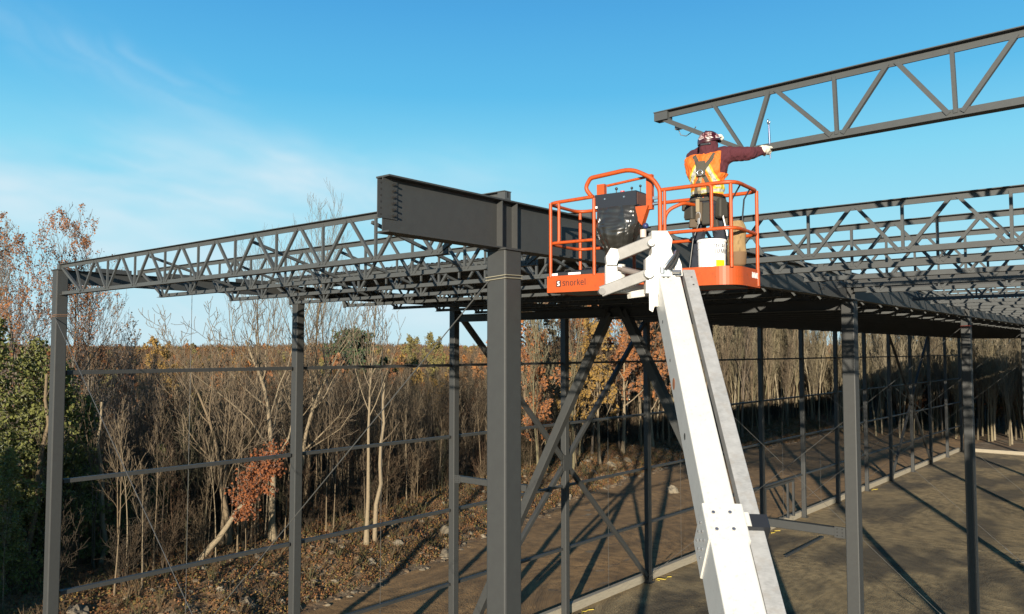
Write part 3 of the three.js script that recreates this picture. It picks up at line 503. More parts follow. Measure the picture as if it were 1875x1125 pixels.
  plantTree('crooked_tree', 'crooked bare tree with wide pale limbs left of the second wall column', 'crooked trees', crook, [BARK.pale, TWIG.pale, null], gpos(505, 40), 2.2, 1.0);
  plantTree('crooked_tree', 'crooked bare tree leaning left, its pale trunk behind the rust coloured tree', 'crooked trees', crook2, [BARK.tan, TWIG.pale, null], gpos(425, 39), .8, .92);
  plantTree('crooked_tree', 'crooked pale tree right behind the second wall column', 'crooked trees', crook2, [BARK.pale, TWIG.pale, null], gpos(538, 43), 4.0, 1.0);
  plantTree('birch_tree', 'straight pale trunk with a forked crown between second and third wall columns', 'pale twin trunks', whip, [BARK.pale, TWIG.pale, null], gpos(674, 41.5), 0, .95);
  { const R = rng(9), w = new Wood(), P = []; for (let i = 0; i <= 8; i++) P.push(V(.2 * n2(i * .4, 5) + .06 * i, i * 1.02, .15 * n2(i * .4, 9))); w.tube(P, P.map((_, i) => .13 * (1 - i / 14)), 7); const t = new Wood(); for (let k = 0; k < 9; k++) { const b = P[3 + Math.floor(R() * 5)], d = V(R() - .5, .5, R() - .5).normalize(); t.tube([b.clone(), b.clone().addScaledVector(d, .6), b.clone().addScaledVector(d, 1.3).add(V(0, .2, 0))], [.03, .02, .012], 3); }
    const snag = { wood: w.geo(), twig: t.geo(), leaves: null };
    plantTree('birch_tree', 'broken pale trunk close beside the straight forked one', 'pale twin trunks', snag, [BARK.pale, TWIG.pale, null], gpos(690, 41.8), 0, 1);
    plantTree('snag', 'short whitish dead trunk at the lower left, right of the corner column', 'dead trunks', snag, [BARK.pale, TWIG.pale, null], gpos(200, 36), 2, .86);
    plantTree('snag', 'tan leaning dead trunk at the lower left edge', 'dead trunks', snag, [BARK.tan, TWIG.pale, null], gpos(66, 33.5), -.6, 1.0); }
  // leaning dead cedar with rust needles
  { const R = rng(31), w = new Wood(), t = new Wood(), l = new Wood(), P = []; for (let i = 0; i <= 8; i++) P.push(V(.36 * i + .03 * Math.sin(i), .10 + .48 * i + .05 * Math.sin(i * 2), -.05 * i)); w.tube(P, P.map((_, i) => .15 * (1 - i / 9.5)), 7);
    for (let k = 0; k < 130; k++) { const f = 4.3 + R() * 3.7, i = Math.floor(f), b = P[i].clone().lerp(P[Math.min(8, i + 1)], f - i), d = V((R() - .5) * 1.1, R() * 1.9 - .55, (R() - .5) * 1.1), e = b.clone().add(d); t.tube([b, b.clone().lerp(e, .5).add(V(0, .08, 0)), e], [.014, .01, .007], 3); for (let q = 0; q < 26; q++) l.leaf(b.clone().lerp(e, .3 + .75 * R()).add(V((R() - .5) * .25, (R() - .5) * .25, (R() - .5) * .25)), .07 + .09 * R(), R, 1.2); }
    const g = plantTree('leaning_cedar', 'leaning dead tree with rust red needles left of the second wall column', null, { wood: w.geo(), twig: t.geo(), leaves: l.geo() }, [BARK.pale, TWIG.brown, LEAF.rust], gpos(372, 36), Math.atan2(.644, .765) * 1.0, 1.08); g.rotation.y = -.87; }
  // round dark pine and far autumn trees in the open view
  const pine = (seed, h, wd) => { const R = rng(seed), w = new Wood(), t = new Wood(), l = new Wood(); w.tube([V(0, 0, 0), V(0, h * .5, 0), V(0, h * .95, 0)], [.22, .15, .04], 6); for (let k = 0; k < 130; k++) { const f = .35 + .63 * Math.pow(R(), .8), az = R() * 6.28, wide = wd * Math.sqrt(Math.max(0, 1 - Math.pow((f - .58) / .44, 2))) * (.65 + .5 * R()), b = V(0, h * f, 0), e = b.clone().add(V(Math.cos(az) * wide, .35 * wide * R(), Math.sin(az) * wide)); t.tube([b, b.clone().lerp(e, .5), e], [.04, .025, .012], 3); for (let q = 0; q < 46; q++) l.leaf(b.clone().lerp(e, .35 + .75 * R()).add(V((R() - .5) * .9, (R() - .4) * .7, (R() - .5) * .9)), .22 + .26 * R(), R, -.5); } return { wood: w.geo(), twig: t.geo(), leaves: l.geo() }; };
  plantTree('pine_tree', 'round dark green pine standing above the brown wood, left of the pale twin trunks', null, pine(401, 11.3, 2.9), [BARK.dark, TWIG.brown, LEAF.pine], gpos(645, 95), 0, 1);
  const oak = [1, 2].map((k) => growTree(420 + k, { h: 11.5, r: .17, counts: [15, 7, 4], start: .25, angle: .8, ratio: [.36, .45, .5], rise: .5, gnarl: .4, minR: .014, leaf: { n: 3600, s: .26, from: .3, clump: .5, cut: -.15 } }));
  for (const [px, d, s, m, i, w] of [[965, 66, 1.12, 'orange', 0, 'orange leaved tree right of the near column, leftmost of the orange group'], [1062, 74, 1.08, 'orange', 1, 'orange tree between the chevron brace and the third wall column'], [1138, 76, 1.16, 'orange', 0, 'brightest orange tree under the peak of the chevron brace'], [1192, 80, 1.15, 'orange', 1, 'orange tree beside the left edge of the white boom'], [1010, 78, 1.10, 'buff', 1, 'dull orange tree behind the leftmost orange one'], [1096, 70, .92, 'gold', 1, 'golden yellow tree with a white trunk inside the chevron'], [1052, 68, .66, 'gold', 0, 'low golden tree beside the fourth wall column'], [985, 63, .62, 'orange', 1, 'low orange tree in front of the leftmost tall one'], [792, 112, .86, 'olive', 0, 'yellow green tree left of the third wall column'], [748, 118, .84, 'olive', 1, 'yellow green tree right of the pale twin trunks'], [300, 96, .80, 'gold', 0, 'small golden tree on the skyline left of the bare trees'], [800, 74, .5, 'gold', 1, 'low golden bush left of the third wall column']]) plantTree('autumn_tree', w, 'autumn trees beyond the wall', oak[i], [px > 1080 ? BARK.pale : BARK.tan, TWIG.brown, LEAF[m]], gpos(px, d), px * .7, s);

  // pale bare trees massed behind the right half of the wall
  const tall = [1, 2, 3, 4].map((k) => growTree(500 + k, { h: 14.5, r: .115, counts: [18, 6, 4], start: .28, angle: .55, ratio: [.24, .42, .5], rise: .6, gnarl: .3, minR: .013 }));
  const R = rng(61); let made = 0;
  while (made < 210) {
    let x, z; if (made < 150) { x = 44 + 75 * R(); z = bankEdge(x) - 3 - 24 * Math.pow(R(), 1.3); } else { x = XEND + 10 + 26 * R(); z = -38 + 48 * R(); }
    { const k = (.644 * x + .765 * z) / (.765 * x - .644 * z); if (made < 150 && k < .03) continue; }
    plantTree('bare_tree', made < 150 ? 'slender bare tree in the dense wood behind the long wall' : 'slender bare tree in the wood past the far end wall', made < 150 ? 'bare wood behind the long wall' : 'bare wood past the far end wall', tall[made % 4], [[BARK.tan, BARK.olive, BARK.dark][made % 3], [TWIG.pale, TWIG.olive, TWIG.brown][made * 7 % 3], null], [x, groundY(x, z) - .05, z], R() * 6.28, .62 + .58 * R()).rotateX((R() - .5) * .14).rotateZ((R() - .5) * .14); made++;
  }
  // the thicket of stems at the wood edge and the wood behind it, beyond counting
  const inst = (name, label, geo, mat, list) => { const m = shadowed(new THREE.InstancedMesh(geo, mat, list.length)); const q = new THREE.Quaternion(), e = new THREE.Euler(), mt = new THREE.Matrix4(), c = new THREE.Color(); list.forEach(([x, y, z, a, s, sy, col, tx = 0, tz = 0], i) => { e.set(tx, a, tz); m.setMatrixAt(i, mt.compose(V(x, y, z), q.setFromEuler(e), V(s, sy, s))); if (col) m.setColorAt(i, c.setRGB(...col)); }); m.name = numbered(name); m.userData.kind = 'stuff'; m.userData.label = label; scene.add(m); return m; };
  const inView = (x, z, m = .80) => { const f = .765 * x - .644 * z, r = .644 * x + .765 * z; return f > 5 && Math.abs(r) < f * m + 6; };
  const white = std(rgb(.78, .78, .76), .92);
  const stems = [1, 2, 3].map((k) => { const t = growTree(600 + k, { h: 3.6, r: .03, stems: 4, counts: [10, 5], start: .2, angle: .8, ratio: [.32, .45], rise: .25, gnarl: .6, minR: .008 }); return mergeGeometries([t.wood, t.twig]); });
  const sap = [1, 2].map((k) => { const t = growTree(620 + k, { h: 9.6, r: .075, counts: [12, 5, 3], start: .42, angle: .8, ratio: [.22, .45, .5], rise: .3, gnarl: .42, minR: .009 }); return mergeGeometries([t.wood, t.twig]); });
  const cols = [[.070, .046, .024], [.043, .030, .017], [.14, .10, .058], [.026, .020, .012], [.068, .037, .017], [.038, .036, .015]];
  const heroes = [[372, 36], [400, 36], [430, 38], [470, 37], [425, 39], [505, 40], [538, 41], [674, 41.5], [690, 41.8], [200, 36], [66, 33.5]].map(([p, d]) => [(p - 937) / 1500, d]);
  const openLeft = (x, z, dpt) => { const f = .765 * x - .644 * z, k = (.644 * x + .765 * z) / f; for (const [b, d] of heroes) if (Math.abs(k - b) < .018 && f < d + .8 && R() > .1) return true; return (.644 * x + .765 * z) / (.765 * x - .644 * z) < -.475 && dpt < 12 && R() > .12; };
  for (let v = 0; v < 3; v++) { const L = []; while (L.length < 700) { const x = -18 + 150 * R(), dpt = 5.2 + 34 * Math.pow(R(), 1.3), z = bankEdge(x) - dpt; if (!inView(x, z) || openLeft(x, z, dpt)) continue; const s = .5 + .5 * R(); L.push([x, groundY(x, z) - .05, z, R() * 6.28, s, s * (.8 + .5 * R()), cols[Math.floor(R() * 6)], (R() - .5) * .2, (R() - .5) * .2]); } inst('thicket', ['tangle of thin bare saplings along the wood edge', 'brown brush filling the wood edge', 'dense dark undergrowth under the trees'][v], stems[v], white, L); }
  // slender upright pale stems, singly along the wood edge and massed behind
  const slim = [1, 2, 3].map((k) => growTree(660 + k, { h: 7.2, r: .040, counts: [8, 4, 2], start: .5, angle: .6, ratio: [.20, .45, .5], rise: .4, gnarl: .28, minR: .008 }));
  for (let i = 0; i < 120;) { const x = 8 + 52 * R(), dpt = 4.5 + 7 * R(), z = bankEdge(x) - dpt, k = (.644 * x + .765 * z) / (.765 * x - .644 * z); if (!inView(x, z, .66) || k > .2 || (k < -.475 && R() > .2)) continue; plantTree('sapling', k < -.2 ? 'slender pale sapling in the shaded wood edge left of the second wall column' : k < -.02 ? 'slender pale sapling in the wood edge between second wall column and near column' : 'slender pale sapling in the wood edge right of the near column', k < -.2 ? 'saplings left of the second wall column' : k < -.02 ? 'saplings left of the near column' : 'saplings right of the near column', slim[i % 3], [i % 3 ? BARK.tan : BARK.pale, i % 2 ? TWIG.brown : TWIG.pale, null], [x, groundY(x, z) - .05, z], R() * 6.28, .55 + .45 * R()).rotateX((R() - .5) * .16).rotateZ((R() - .5) * .16); i++; }
  { const L = [], G = mergeGeometries([slim[0].wood, slim[0].twig]); while (L.length < 1600) { const x = -20 + 120 * R(), dpt = 9 + 30 * R(), z = bankEdge(x) - dpt; if (!inView(x, z)) continue; const s = .6 + .42 * R(); L.push([x, groundY(x, z) - .05, z, R() * 6.28, s, s, [[.17, .13, .08], [.11, .08, .05], [.21, .165, .11], [.06, .046, .028]][Math.floor(R() * 4)], (R() - .5) * .12, (R() - .5) * .12]); } inst('sapling_wood', 'mass of slender upright stems behind the wood edge', G, white, L); }
  for (let v = 0; v < 2; v++) { const L = []; while (L.length < 1200) { const x = -25 + 190 * R(), dpt = 6.5 + 60 * Math.pow(R(), 1.2), z = bankEdge(x) - dpt; if (!inView(x, z) || openLeft(x, z, dpt)) continue; const s = .50 + .24 * R(); L.push([x, groundY(x, z) - .05, z, R() * 6.28, s, s * (.85 + .2 * R()), cols[Math.floor(R() * 6)]]); } inst('young_wood', ['crowded bare young trees behind the thicket', 'crowded grey young trees farther into the wood'][v], sap[v], white, L); }
  { const T = [0, 1].map((v) => mergeGeometries([tall[v].wood, tall[v].twig])), Q = [[], []];
    while (Q[0].length + Q[1].length < 900) { let x, z; if (R() < .7) { x = 46 + 78 * R(); z = bankEdge(x) - 6 - 46 * R(); } else { x = XEND + 9 + 50 * R(); z = -45 + 70 * R(); } if (!inView(x, z) || (.644 * x + .765 * z) / (.765 * x - .644 * z) < .15) continue; const s = .72 + .4 * R(); Q[Q[0].length > Q[1].length ? 1 : 0].push([x, groundY(x, z) - .05, z, R() * 6.28, s, s, [[.20, .165, .10], [.15, .12, .075], [.24, .20, .135], [.11, .088, .055]][Math.floor(R() * 4)]]); }
    Q.forEach((L, v) => inst('tall_wood', ['tall olive stems crowding the wood behind the right part of the wall', 'tall brown stems crowding the wood behind the right part of the wall'][v], T[v], white, L)); }
  // wood reaching to the skyline: bare crowns and leafy crowns
  const farBare = [1, 2].map((k) => { const t = growTree(640 + k, { h: 9, r: .11, counts: [20, 9], start: .25, angle: .65, ratio: [.30, .5], rise: .5, gnarl: .4, minR: .03 }); return mergeGeometries([t.wood, t.twig]); });
  const farLeaf = [1, 2].map((k) => growTree(650 + k, { h: 9, r: .1, counts: [16, 5], start: .25, angle: .7, ratio: [.33, .5], rise: .5, gnarl: .4, minR: .03, leaf: { n: 420, s: .7, from: .3 } }));
  const tones = [[.16, .105, .060], [.19, .115, .055], [.13, .095, .065], [.21, .105, .042], [.11, .08, .05]], hot = [[.30, .13, .038], [.27, .165, .04], [.24, .098, .034], [.17, .145, .042], [.21, .115, .048], [.07, .08, .025]];
  const FB = [[], []], FL = [[], []];
  for (let i = 0; i < 30000; i++) {
    const f = 60 + 640 * Math.pow(R(), .75), r = (R() * 2 - 1) * (f * .78 + 5), [x, z] = site(r, f), dpt = bankEdge(clamp(x, -40, 120)) - z;
    if (dpt < 26 && x < XEND + 22) continue; if (x < XEND + 22 && z > -30) continue;
    const dens = fbm(x * .012, z * .012, 3), rise = smooth(90, 600, f), s = (.56 + .24 * R() + .46 * rise) * (1 + .26 * dens + .10 * n2(x * .05, z * .05)), y = groundY(x, z) - .1;
    if (R() < .72) FB[i % 2].push([x, y, z, R() * 6.28, s, s, tones[Math.floor(R() * 5)]]);
    else if (n2(x * .02, z * .02) > -.15) FL[i % 2].push([x, y, z, R() * 6.28, s * .95, s * .95, hot[Math.floor(clamp(R() * .8 + .2 * n2(x * .03, z * .03), 0, .99) * 6)]]);
  }
  FB.forEach((L, v) => inst('far_wood', ['brown bare wood stretching to the skyline', 'grey bare wood stretching to the skyline'][v], farBare[v], white, L));
  const leafW = new THREE.MeshPhysicalMaterial({ color: rgb(.85, .85, .85), roughness: .85, side: THREE.DoubleSide });
  FL.forEach((L, v) => { inst('far_autumn_wood', ['orange and russet crowns dotted through the far wood', 'yellow and russet crowns dotted through the far wood'][v], farLeaf[v].leaves, leafW, L); });

  // boulders and rubble along the foot of the bank
  const rock = (seed, detail = 2) => { const g = new THREE.IcosahedronGeometry(1, detail), p = g.attributes.position; for (let i = 0; i < p.count; i++) { const v = V(p.getX(i), p.getY(i), p.getZ(i)), k = 1 + .35 * n3(v.x * .9 + seed, v.y * .9, v.z * .9) + .16 * n3(v.x * 2.3, v.y * 2.3 + seed, v.z * 2.3); v.multiplyScalar(k); v.x = Math.round(v.x * 3.2) / 3.2 * .35 + v.x * .65; v.y = (Math.round(v.y * 3) / 3 * .4 + v.y * .6) * .68; p.setXYZ(i, v.x, v.y, v.z); } g.computeVertexNormals(); return flat(g); };
  const rocks = [3, 8, 15, 23].map(rock), stone = [std(rgb(.18, .155, .11), .95, { map: barkTex }), std(rgb(.13, .11, .08), .95, { map: barkTex }), std(rgb(.22, .19, .14), .95, { map: barkTex })];
  let made2 = 0;
  const bould = (x, z, s, label) => { const m = solo('boulder', rocks[made2 % 4], stone[made2 % 3], label, 'boulder', 'boulders on the bank'); m.position.set(x, groundY(x, z) + s * .05, z); m.rotation.set(R() * .6, R() * 6.28, R() * .6); m.scale.set(s * (.9 + .4 * R()), s, s * (.8 + .4 * R())); made2++; };
  for (const [px, d, s, w] of [[820, 46, .62, 'big pale boulder on the bank left of the third wall column'], [818, 43, .42, 'pale boulder below the big one, left of the third wall column'], [1228, 62, .55, 'pale boulder beside the left edge of the boom']]) { const [x, , z] = gpos(px, d); bould(x, z, s, w); }
  while (made2 < 90) { const x = 8 + 75 * R(), z = bankEdge(x) - .1 - 5.0 * R(); if (!inView(x, z)) continue; bould(x, z, .14 + .30 * Math.pow(R(), 3), 'grey brown stone half sunk in the earth bank behind the wall'); }
  const rub = []; while (rub.length < 4500) { const x = 4 + 110 * R(), z = bankEdge(x) + .5 - 5.5 * Math.pow(R(), 1.3); if (!inView(x, z)) continue; const s = .025 + .11 * Math.pow(R(), 3); rub.push([x, groundY(x, z) + s * .1, z, R() * 6.28, s * (.8 + .8 * R()), s * (.6 + .6 * R()), [[.22, .18, .125], [.15, .11, .07], [.19, .13, .075]][Math.floor(R() * 3)]]); }
  inst('rubble', 'loose stones and clods scattered along the bank', rock(41, 1), white, rub);
  const lw = new Wood(), LR = rng(5); for (let i = 0; i < 5; i++) lw.leaf(V((LR() - .5) * .5, .008 + .02 * LR(), (LR() - .5) * .5), .095, LR, 0);
  const lit = []; while (lit.length < 60000) { const x = 2 + 110 * R(), z = bankEdge(x) - .4 - 14 * Math.pow(R(), 1.2); if (!inView(x, z)) continue; lit.push([x, groundY(x, z) + .02, z, R() * 6.28, .7 + .8 * R(), .7 + .8 * R(), hot[Math.floor(R() * 5)].map((v) => v * .75)]); }
  inst('leaf_litter', 'fallen orange brown leaves on the bank', lw.geo(), leafW, lit);
  const tuft = new Wood(), TR = rng(6); for (let i = 0; i < 16; i++) { const a = TR() * 6.28, l = .35 + .5 * TR(), e = V(Math.cos(a) * l * .5, l, Math.sin(a) * l * .5); tuft.tube([V(Math.cos(a) * .05, 0, Math.sin(a) * .05), e.clone().multiplyScalar(.55).add(V(0, .05, 0)), e], [.012, .009, .004], 3); }
  const tf = []; while (tf.length < 1500) { const x = 2 + 110 * R(), z = bankEdge(x) - 1 - 8 * R(); if (!inView(x, z)) continue; tf.push([x, groundY(x, z) - .02, z, R() * 6.28, .5 + .5 * R(), .35 + .5 * R(), [[.16, .11, .06], [.12, .075, .04], [.09, .08, .032]][Math.floor(R() * 3)]]); }
  inst('dry_weeds', 'dry weeds and grass tufts on the bank', tuft.geo(), white, tf);
}
// ---------------------------------------------------------------- boom lift
const font = await new FontLoader().loadAsync('fonts/droid/droid_sans_bold.typeface.json');
const fontR = await new FontLoader().loadAsync('fonts/droid/droid_sans_regular.typeface.json');
// platform frame: a along the long side (left to right), b across it (away), y above the eye level datum
const PO = [.43, 9.93], PE = [.8148, -.5797], PG = [.5797, .8148], PLEN = 2.33, PDEP = .74;
const P = (a, y, b) => SV(PO[0] + PE[0] * a + PG[0] * b, y, PO[1] + PE[1] * a + PG[1] * b);
const orangeTex = tex(512, (u, v) => { const a = wrapF(u, v, 6, 91, 5), g = smooth(.10, .45, wrapF(u, v, 9, 17, 5)), c = smooth(.40, .46, wrapF(u, v, 34, 7, 4)); const k = .96 + .14 * a; return [lerp(k * (1 - .22 * g), .35, c), lerp(k * (1 - .12 * g), .9, c), lerp(k, 1, c)]; });
const whiteTex = tex(512, (u, v) => { const a = wrapF(u, v, 4, 13, 5), s = smooth(.28, .5, wrapF(u, v, 14, 47, 5)), d = smooth(.36, .5, wrapF(u, v * .3 + .2, 30, 66, 3)); const k = .97 + .06 * a - .18 * s - .14 * d; return [k, k * .985, k * .95]; });
const worn = tex(512, (u, v) => { const a = wrapF(u, v, 5, 29, 5), r = smooth(.12, .42, wrapF(u, v, 6, 83, 5)), s = wrapF(u * .4 + .1, v, 40, 5, 3); const k = .85 + .25 * a + .15 * s; return [lerp(k, .70, r * .4), lerp(k, .64, r * .4), lerp(k, .58, r * .4)]; });
Object.assign(M, {
  orange: new THREE.MeshPhysicalMaterial({ color: rgb(.39, .058, .004), roughness: .55, clearcoat: .06, clearcoatRoughness: .35, map: orangeTex }),
  white: new THREE.MeshPhysicalMaterial({ color: rgb(.55, .548, .53), roughness: .42, clearcoat: .25, clearcoatRoughness: .35, map: whiteTex }),
  link: std(rgb(.15, .148, .142), .5, { map: worn }), tray: std(rgb(.33, .335, .335), .55, { map: worn }), black: std(rgb(.018, .02, .024), .42), rubber: std(rgb(.022, .022, .022), .85),
  film: new THREE.MeshPhysicalMaterial({ color: rgb(.022, .022, .020), roughness: .30, clearcoat: .5, clearcoatRoughness: .25, side: THREE.DoubleSide }),
  chrome: std(rgb(.55, .55, .55), .25, { metalness: .9 }), grate: std(rgb(.16, .16, .16), .6, { metalness: .4 }), ink: std(rgb(.03, .012, .01), .6), paper: std(rgb(.75, .75, .74), .7), navy: std(rgb(.02, .03, .10), .45),
});
{
  const base = SV(1.15, -EYE, -2.9);
  const lift = thing('boom_lift', 'white boom lift raising an orange railed work basket', 'boom lift', [base.x, 0, base.z]);
  const L = (g) => (Array.isArray(g) ? mergeGeometries(g.map(flat)) : flat(g)).translate(-base.x, 0, -base.z);
  const lp = (name, g, mat, parent = lift) => part(name, L(g), mat, parent);
  // oriented box in platform axes
  const EV = P(1, 0, 0).sub(P(0, 0, 0)), GV = P(0, 0, 1).sub(P(0, 0, 0));
  const pbox = (a0, a1, y0, y1, b0, b1) => prism([[-(b1 - b0) / 2, -(y1 - y0) / 2], [(b1 - b0) / 2, -(y1 - y0) / 2], [(b1 - b0) / 2, (y1 - y0) / 2], [-(b1 - b0) / 2, (y1 - y0) / 2]], P(a0, (y0 + y1) / 2, (b0 + b1) / 2), P(a1, (y0 + y1) / 2, (b0 + b1) / 2));
  // ---- platform: floor, toe boards, rails
  const plat = lp('platform', pbox(.01, 2.23, .705, .745, .03, PDEP - .01), M.grate);
  const toe = (pts, name = 'toe_board') => { const g = []; for (let i = 0; i + 1 < pts.length; i++) { const [a, b] = pts[i], [c, d] = pts[i + 1]; g.push(prism(rect(.008, .20), P(a, .80, b), P(c, .80, d))); } return lp(name, g, M.orange, plat); };
  const arc = (a, b, r, t0, t1, n = 6) => Array.from({ length: n + 1 }, (_, i) => { const t = lerp(t0, t1, i / n); return [a + r * Math.cos(t), b + r * Math.sin(t)]; });
  const EXT = 2.36;
  const front = toe([[0, 0], ...arc(2.14, .22, .22, -Math.PI / 2, 0, 10)]);   // rounded near right corner
  toe([[EXT, .22], [EXT, PDEP]]); toe([[EXT, PDEP], [0, PDEP]]); toe([[0, PDEP], [0, 0]]);
  // right end of the basket
  const rail = (name, pts, r = .021, bend = .10) => lp(name, path(pts.map((p) => P(...p)), r, 8, bend), M.orange, plat);
  const T = 1.79, Mid = 1.30, K = .90;
  // left cage
  rail('top_rail', [[.655, T + .02, 0], [.0, T, 0], [.0, T, PDEP], [EXT, T, PDEP], [EXT, T, 0], [1.52, T, 0]], .022, .16);
  rail('mid_rail', [[.655, Mid, 0], [.0, Mid, 0], [.0, Mid, PDEP], [EXT, Mid, PDEP], [EXT, Mid, 0], [1.55, Mid, 0]], .020, .16);
  for (const [a, b] of [[.05, 0], [.655, 0], [.04, PDEP - .02], [.80, PDEP], [1.60, PDEP], [2.30, .035], [EXT, PDEP - .06]]) rail('post', [[a, b < .05 ? .885 : .72, b], [a, T, b]], .021);
  rail('loop_post', [[.10, T, 0], [.17, T, .0], [.17, Mid, 0], [.10, Mid, 0]], .020, .08);
  rail('loop_post', [[1.98, T, 0], [2.10, T, 0], [2.10, Mid, 0], [2.00, Mid, 0]], .020, .09);
  rail('gate_loop', [[1.55, Mid, .0], [1.55, 1.55, .02], [1.72, 1.64, .12], [1.90, 1.64, PDEP]], .020, .12);
  // raised guard round the controls
  rail('guard_loop', [[.62, T + .03, 0], [.54, 1.92, -.01], [.62, 2.03, -.02], [1.16, 2.07, -.02], [1.42, 1.93, -.01], [1.50, T, 0], [1.50, .885, 0]], .026, .12);
  rail('guard_bar', [[.78, 1.94, .10], [1.32, 1.985, .10]], .016);
  lp('guard_upright', pbox(.66, .76, 1.82, 1.96, .06, .12), M.orange, plat); lp('guard_upright', pbox(1.30, 1.37, 1.60, 2.00, .06, .12), M.orange, plat);
  lp('hopper_plate', prism([[-.06, .10], [.02, -.12], [.10, -.02], [.10, .10]], P(1.28, 1.54, .02), P(1.28, 1.54, .10), YUP), M.orange, plat);
  rail('post', [[1.555, .885, .0], [1.555, T, 0]], .018);
  lp('latch', [pbox(1.40, 1.49, 1.70, 1.73, .02, .05), pbox(1.40, 1.49, 1.64, 1.66, .02, .05)], M.chrome, plat);
  // lettering on the toe board
  const decal = (txt, size, a, y, mat, fnt = font) => { const g = new TextGeometry(txt, { font: fnt, size, depth: .002, curveSegments: 4 }); g.computeBoundingBox(); const m = new THREE.Matrix4().makeBasis(EV, YUP, GV.clone().negate()).setPosition(P(a, y, -.0058)); return flat(g.applyMatrix4(m)); };
  lp('lettering', [decal('snorkel', .072, .215, .775, M.ink, fontR)], M.ink, front);
  lp('emblem', prism(rect(.062, .075), P(.165, .805, -.0045), P(.165, .805, -.0075), YUP), M.ink, front);
  lp('emblem_letter', decal('S', .055, .146, .778, M.paper).translate(GV.x * -.0025, 0, GV.z * -.0025), M.paper, front);
  { const g = new TextGeometry('MMD', { font, size: .062, depth: .002, curveSegments: 3 }); const m = new THREE.Matrix4().makeBasis(GV, YUP, EV).setPosition(P(EXT + .005, .80, .47)); lp('lettering', flat(g.applyMatrix4(m)), M.paper, plat); }
  for (const [a, w] of [[.05, .10], [.30, .17]]) lp('notice', pbox(a, a + w, .905, .93, -.004, .0), M.paper, plat);
  // ---- control console with levers, and the plastic wrapped under it
  const con = lp('control_console', pbox(.665, 1.20, 1.655, 1.825, .005, .30), M.navyBlack = std(rgb(.008, .011, .018), .5));
  for (const [a, b, h, r] of [[.90, .10, .06, .018], [1.09, .12, .05, .016], [1.16, .2, .08, .016]]) { const s = lp('lever', [sweep([P(a, 1.82, b), P(a, 1.825 + h, b)], .006, 6), new THREE.SphereGeometry(r, 10, 8).translate(...P(a, 1.83 + h, b).toArray())], M.black, con); }
  lp('stop_button', prism(round(.026, 10), P(.98, 1.825, .1), P(.98, 1.855, .1), EV), std(rgb(.45, .03, .03), .4), con);
  for (const a of [.80, 1.05]) lp('screw', prism(round(.010, 8), P(a, 1.765, .006), P(a, 1.765, -.004)), M.chrome, con);
  lp('label_plate', pbox(.672, .70, 1.665, 1.69, -.002, .004), M.paper, con);
  lp('side_panel', pbox(1.2005, 1.204, 1.67, 1.81, .03, .27), std(rgb(.10, .045, .03), .6), con);
  { // plastic film: a sagging folded bag, pinned along the console's lower edge
    const na = 80, ny = 56, pos = [], idx = [], uv = [];
    for (let j = 0; j <= ny; j++) for (let i = 0; i <= na; i++) {
      const u = i / na, v = j / ny, th = u * 2 * Math.PI, w = lerp(1, .60, smooth(.35, 1, v)), cx = lerp(.93, 1.00 - .06 * v, v);
      const fold = .030 * n3(Math.cos(th) * 1.5, v * 1.3, Math.sin(th) * 1.5) + .024 * (1 - 2 * Math.abs(n3(Math.cos(th) * 2.8 + 4, v * .9, Math.sin(th) * 2.8))) * smooth(.02, .45, v) + .008 * (1 - 2 * Math.abs(n3(Math.cos(th) * 7, v * 2.2, Math.sin(th) * 7))) + .010 * (1 - 2 * Math.abs(n2(u * 3 + v * 4, v * 5 - u * 6)));
      const bulge = 1 + .25 * Math.sin(v * Math.PI) + fold * 3, ca = Math.sign(Math.cos(th)) * Math.pow(Math.abs(Math.cos(th)), .7), sb = Math.sign(Math.sin(th)) * Math.pow(Math.abs(Math.sin(th)), .8);
      const a = cx + ca * .27 * w * (v < .02 ? 1 : 1 + fold), b = .10 - .05 * Math.sin(v * Math.PI) + sb * .13 * bulge * w + fold;
      const y = 1.662 - .56 * v + .05 * Math.sin(th + 1) * v + .03 * fold; const q = P(a, y, b); pos.push(q.x - base.x, q.y, q.z - base.z); uv.push(u, v);
    }
    for (let j = 0; j < ny; j++) for (let i = 0; i < na; i++) { const k = j * (na + 1) + i; idx.push(k, k + na + 1, k + 1, k + 1, k + na + 1, k + na + 2); }
    const g = new THREE.BufferGeometry(); g.setAttribute('position', new THREE.Float32BufferAttribute(pos, 3)); g.setAttribute('uv', new THREE.Float32BufferAttribute(uv, 2)); g.setIndex(idx); g.computeVertexNormals();
    part('plastic_cover', g, M.film, lift).userData.label = 'black plastic film tied round the controls';
  }
  lp('hose_cap', new THREE.SphereGeometry(.035, 12, 10).translate(...P(1.30, 1.41, .04).toArray()), M.navy); lp('cup', prism(round(.035, 10), P(1.27, 1.28, .04), P(1.27, 1.37, .04), EV), std(rgb(.5, .42, .36), .6));
  // ---- boom: axis from the head down towards the machine
  const B0 = [1.632, .584, 8.5], BD = [-.09, -1.70, -2.1], bl = Math.hypot(...BD), U = BD.map((v) => v / bl);
  const Bp = (t, side = 0, up = 0) => { const nr = [1, 0, 0], nn = [0, U[2] * -1, U[1]].map((v) => v); const q = Math.hypot(nn[1], nn[2]); return SV(B0[0] + U[0] * t + side, B0[1] + U[1] * t + up * (-U[2]) / q, B0[2] + U[2] * t + up * U[1] / q); };
  const upV = Bp(0, 0, 1).sub(Bp(0, 0, 0));
  const bsec = (w, h, t0, t1, s = 0, u = 0, c = .012) => prism(hollow(w, h, c), Bp(t0, s, u), Bp(t1, s, u), upV);
  const fly = lp('fly_boom', bsec(.226, .34, -.08, 5.2), M.white);
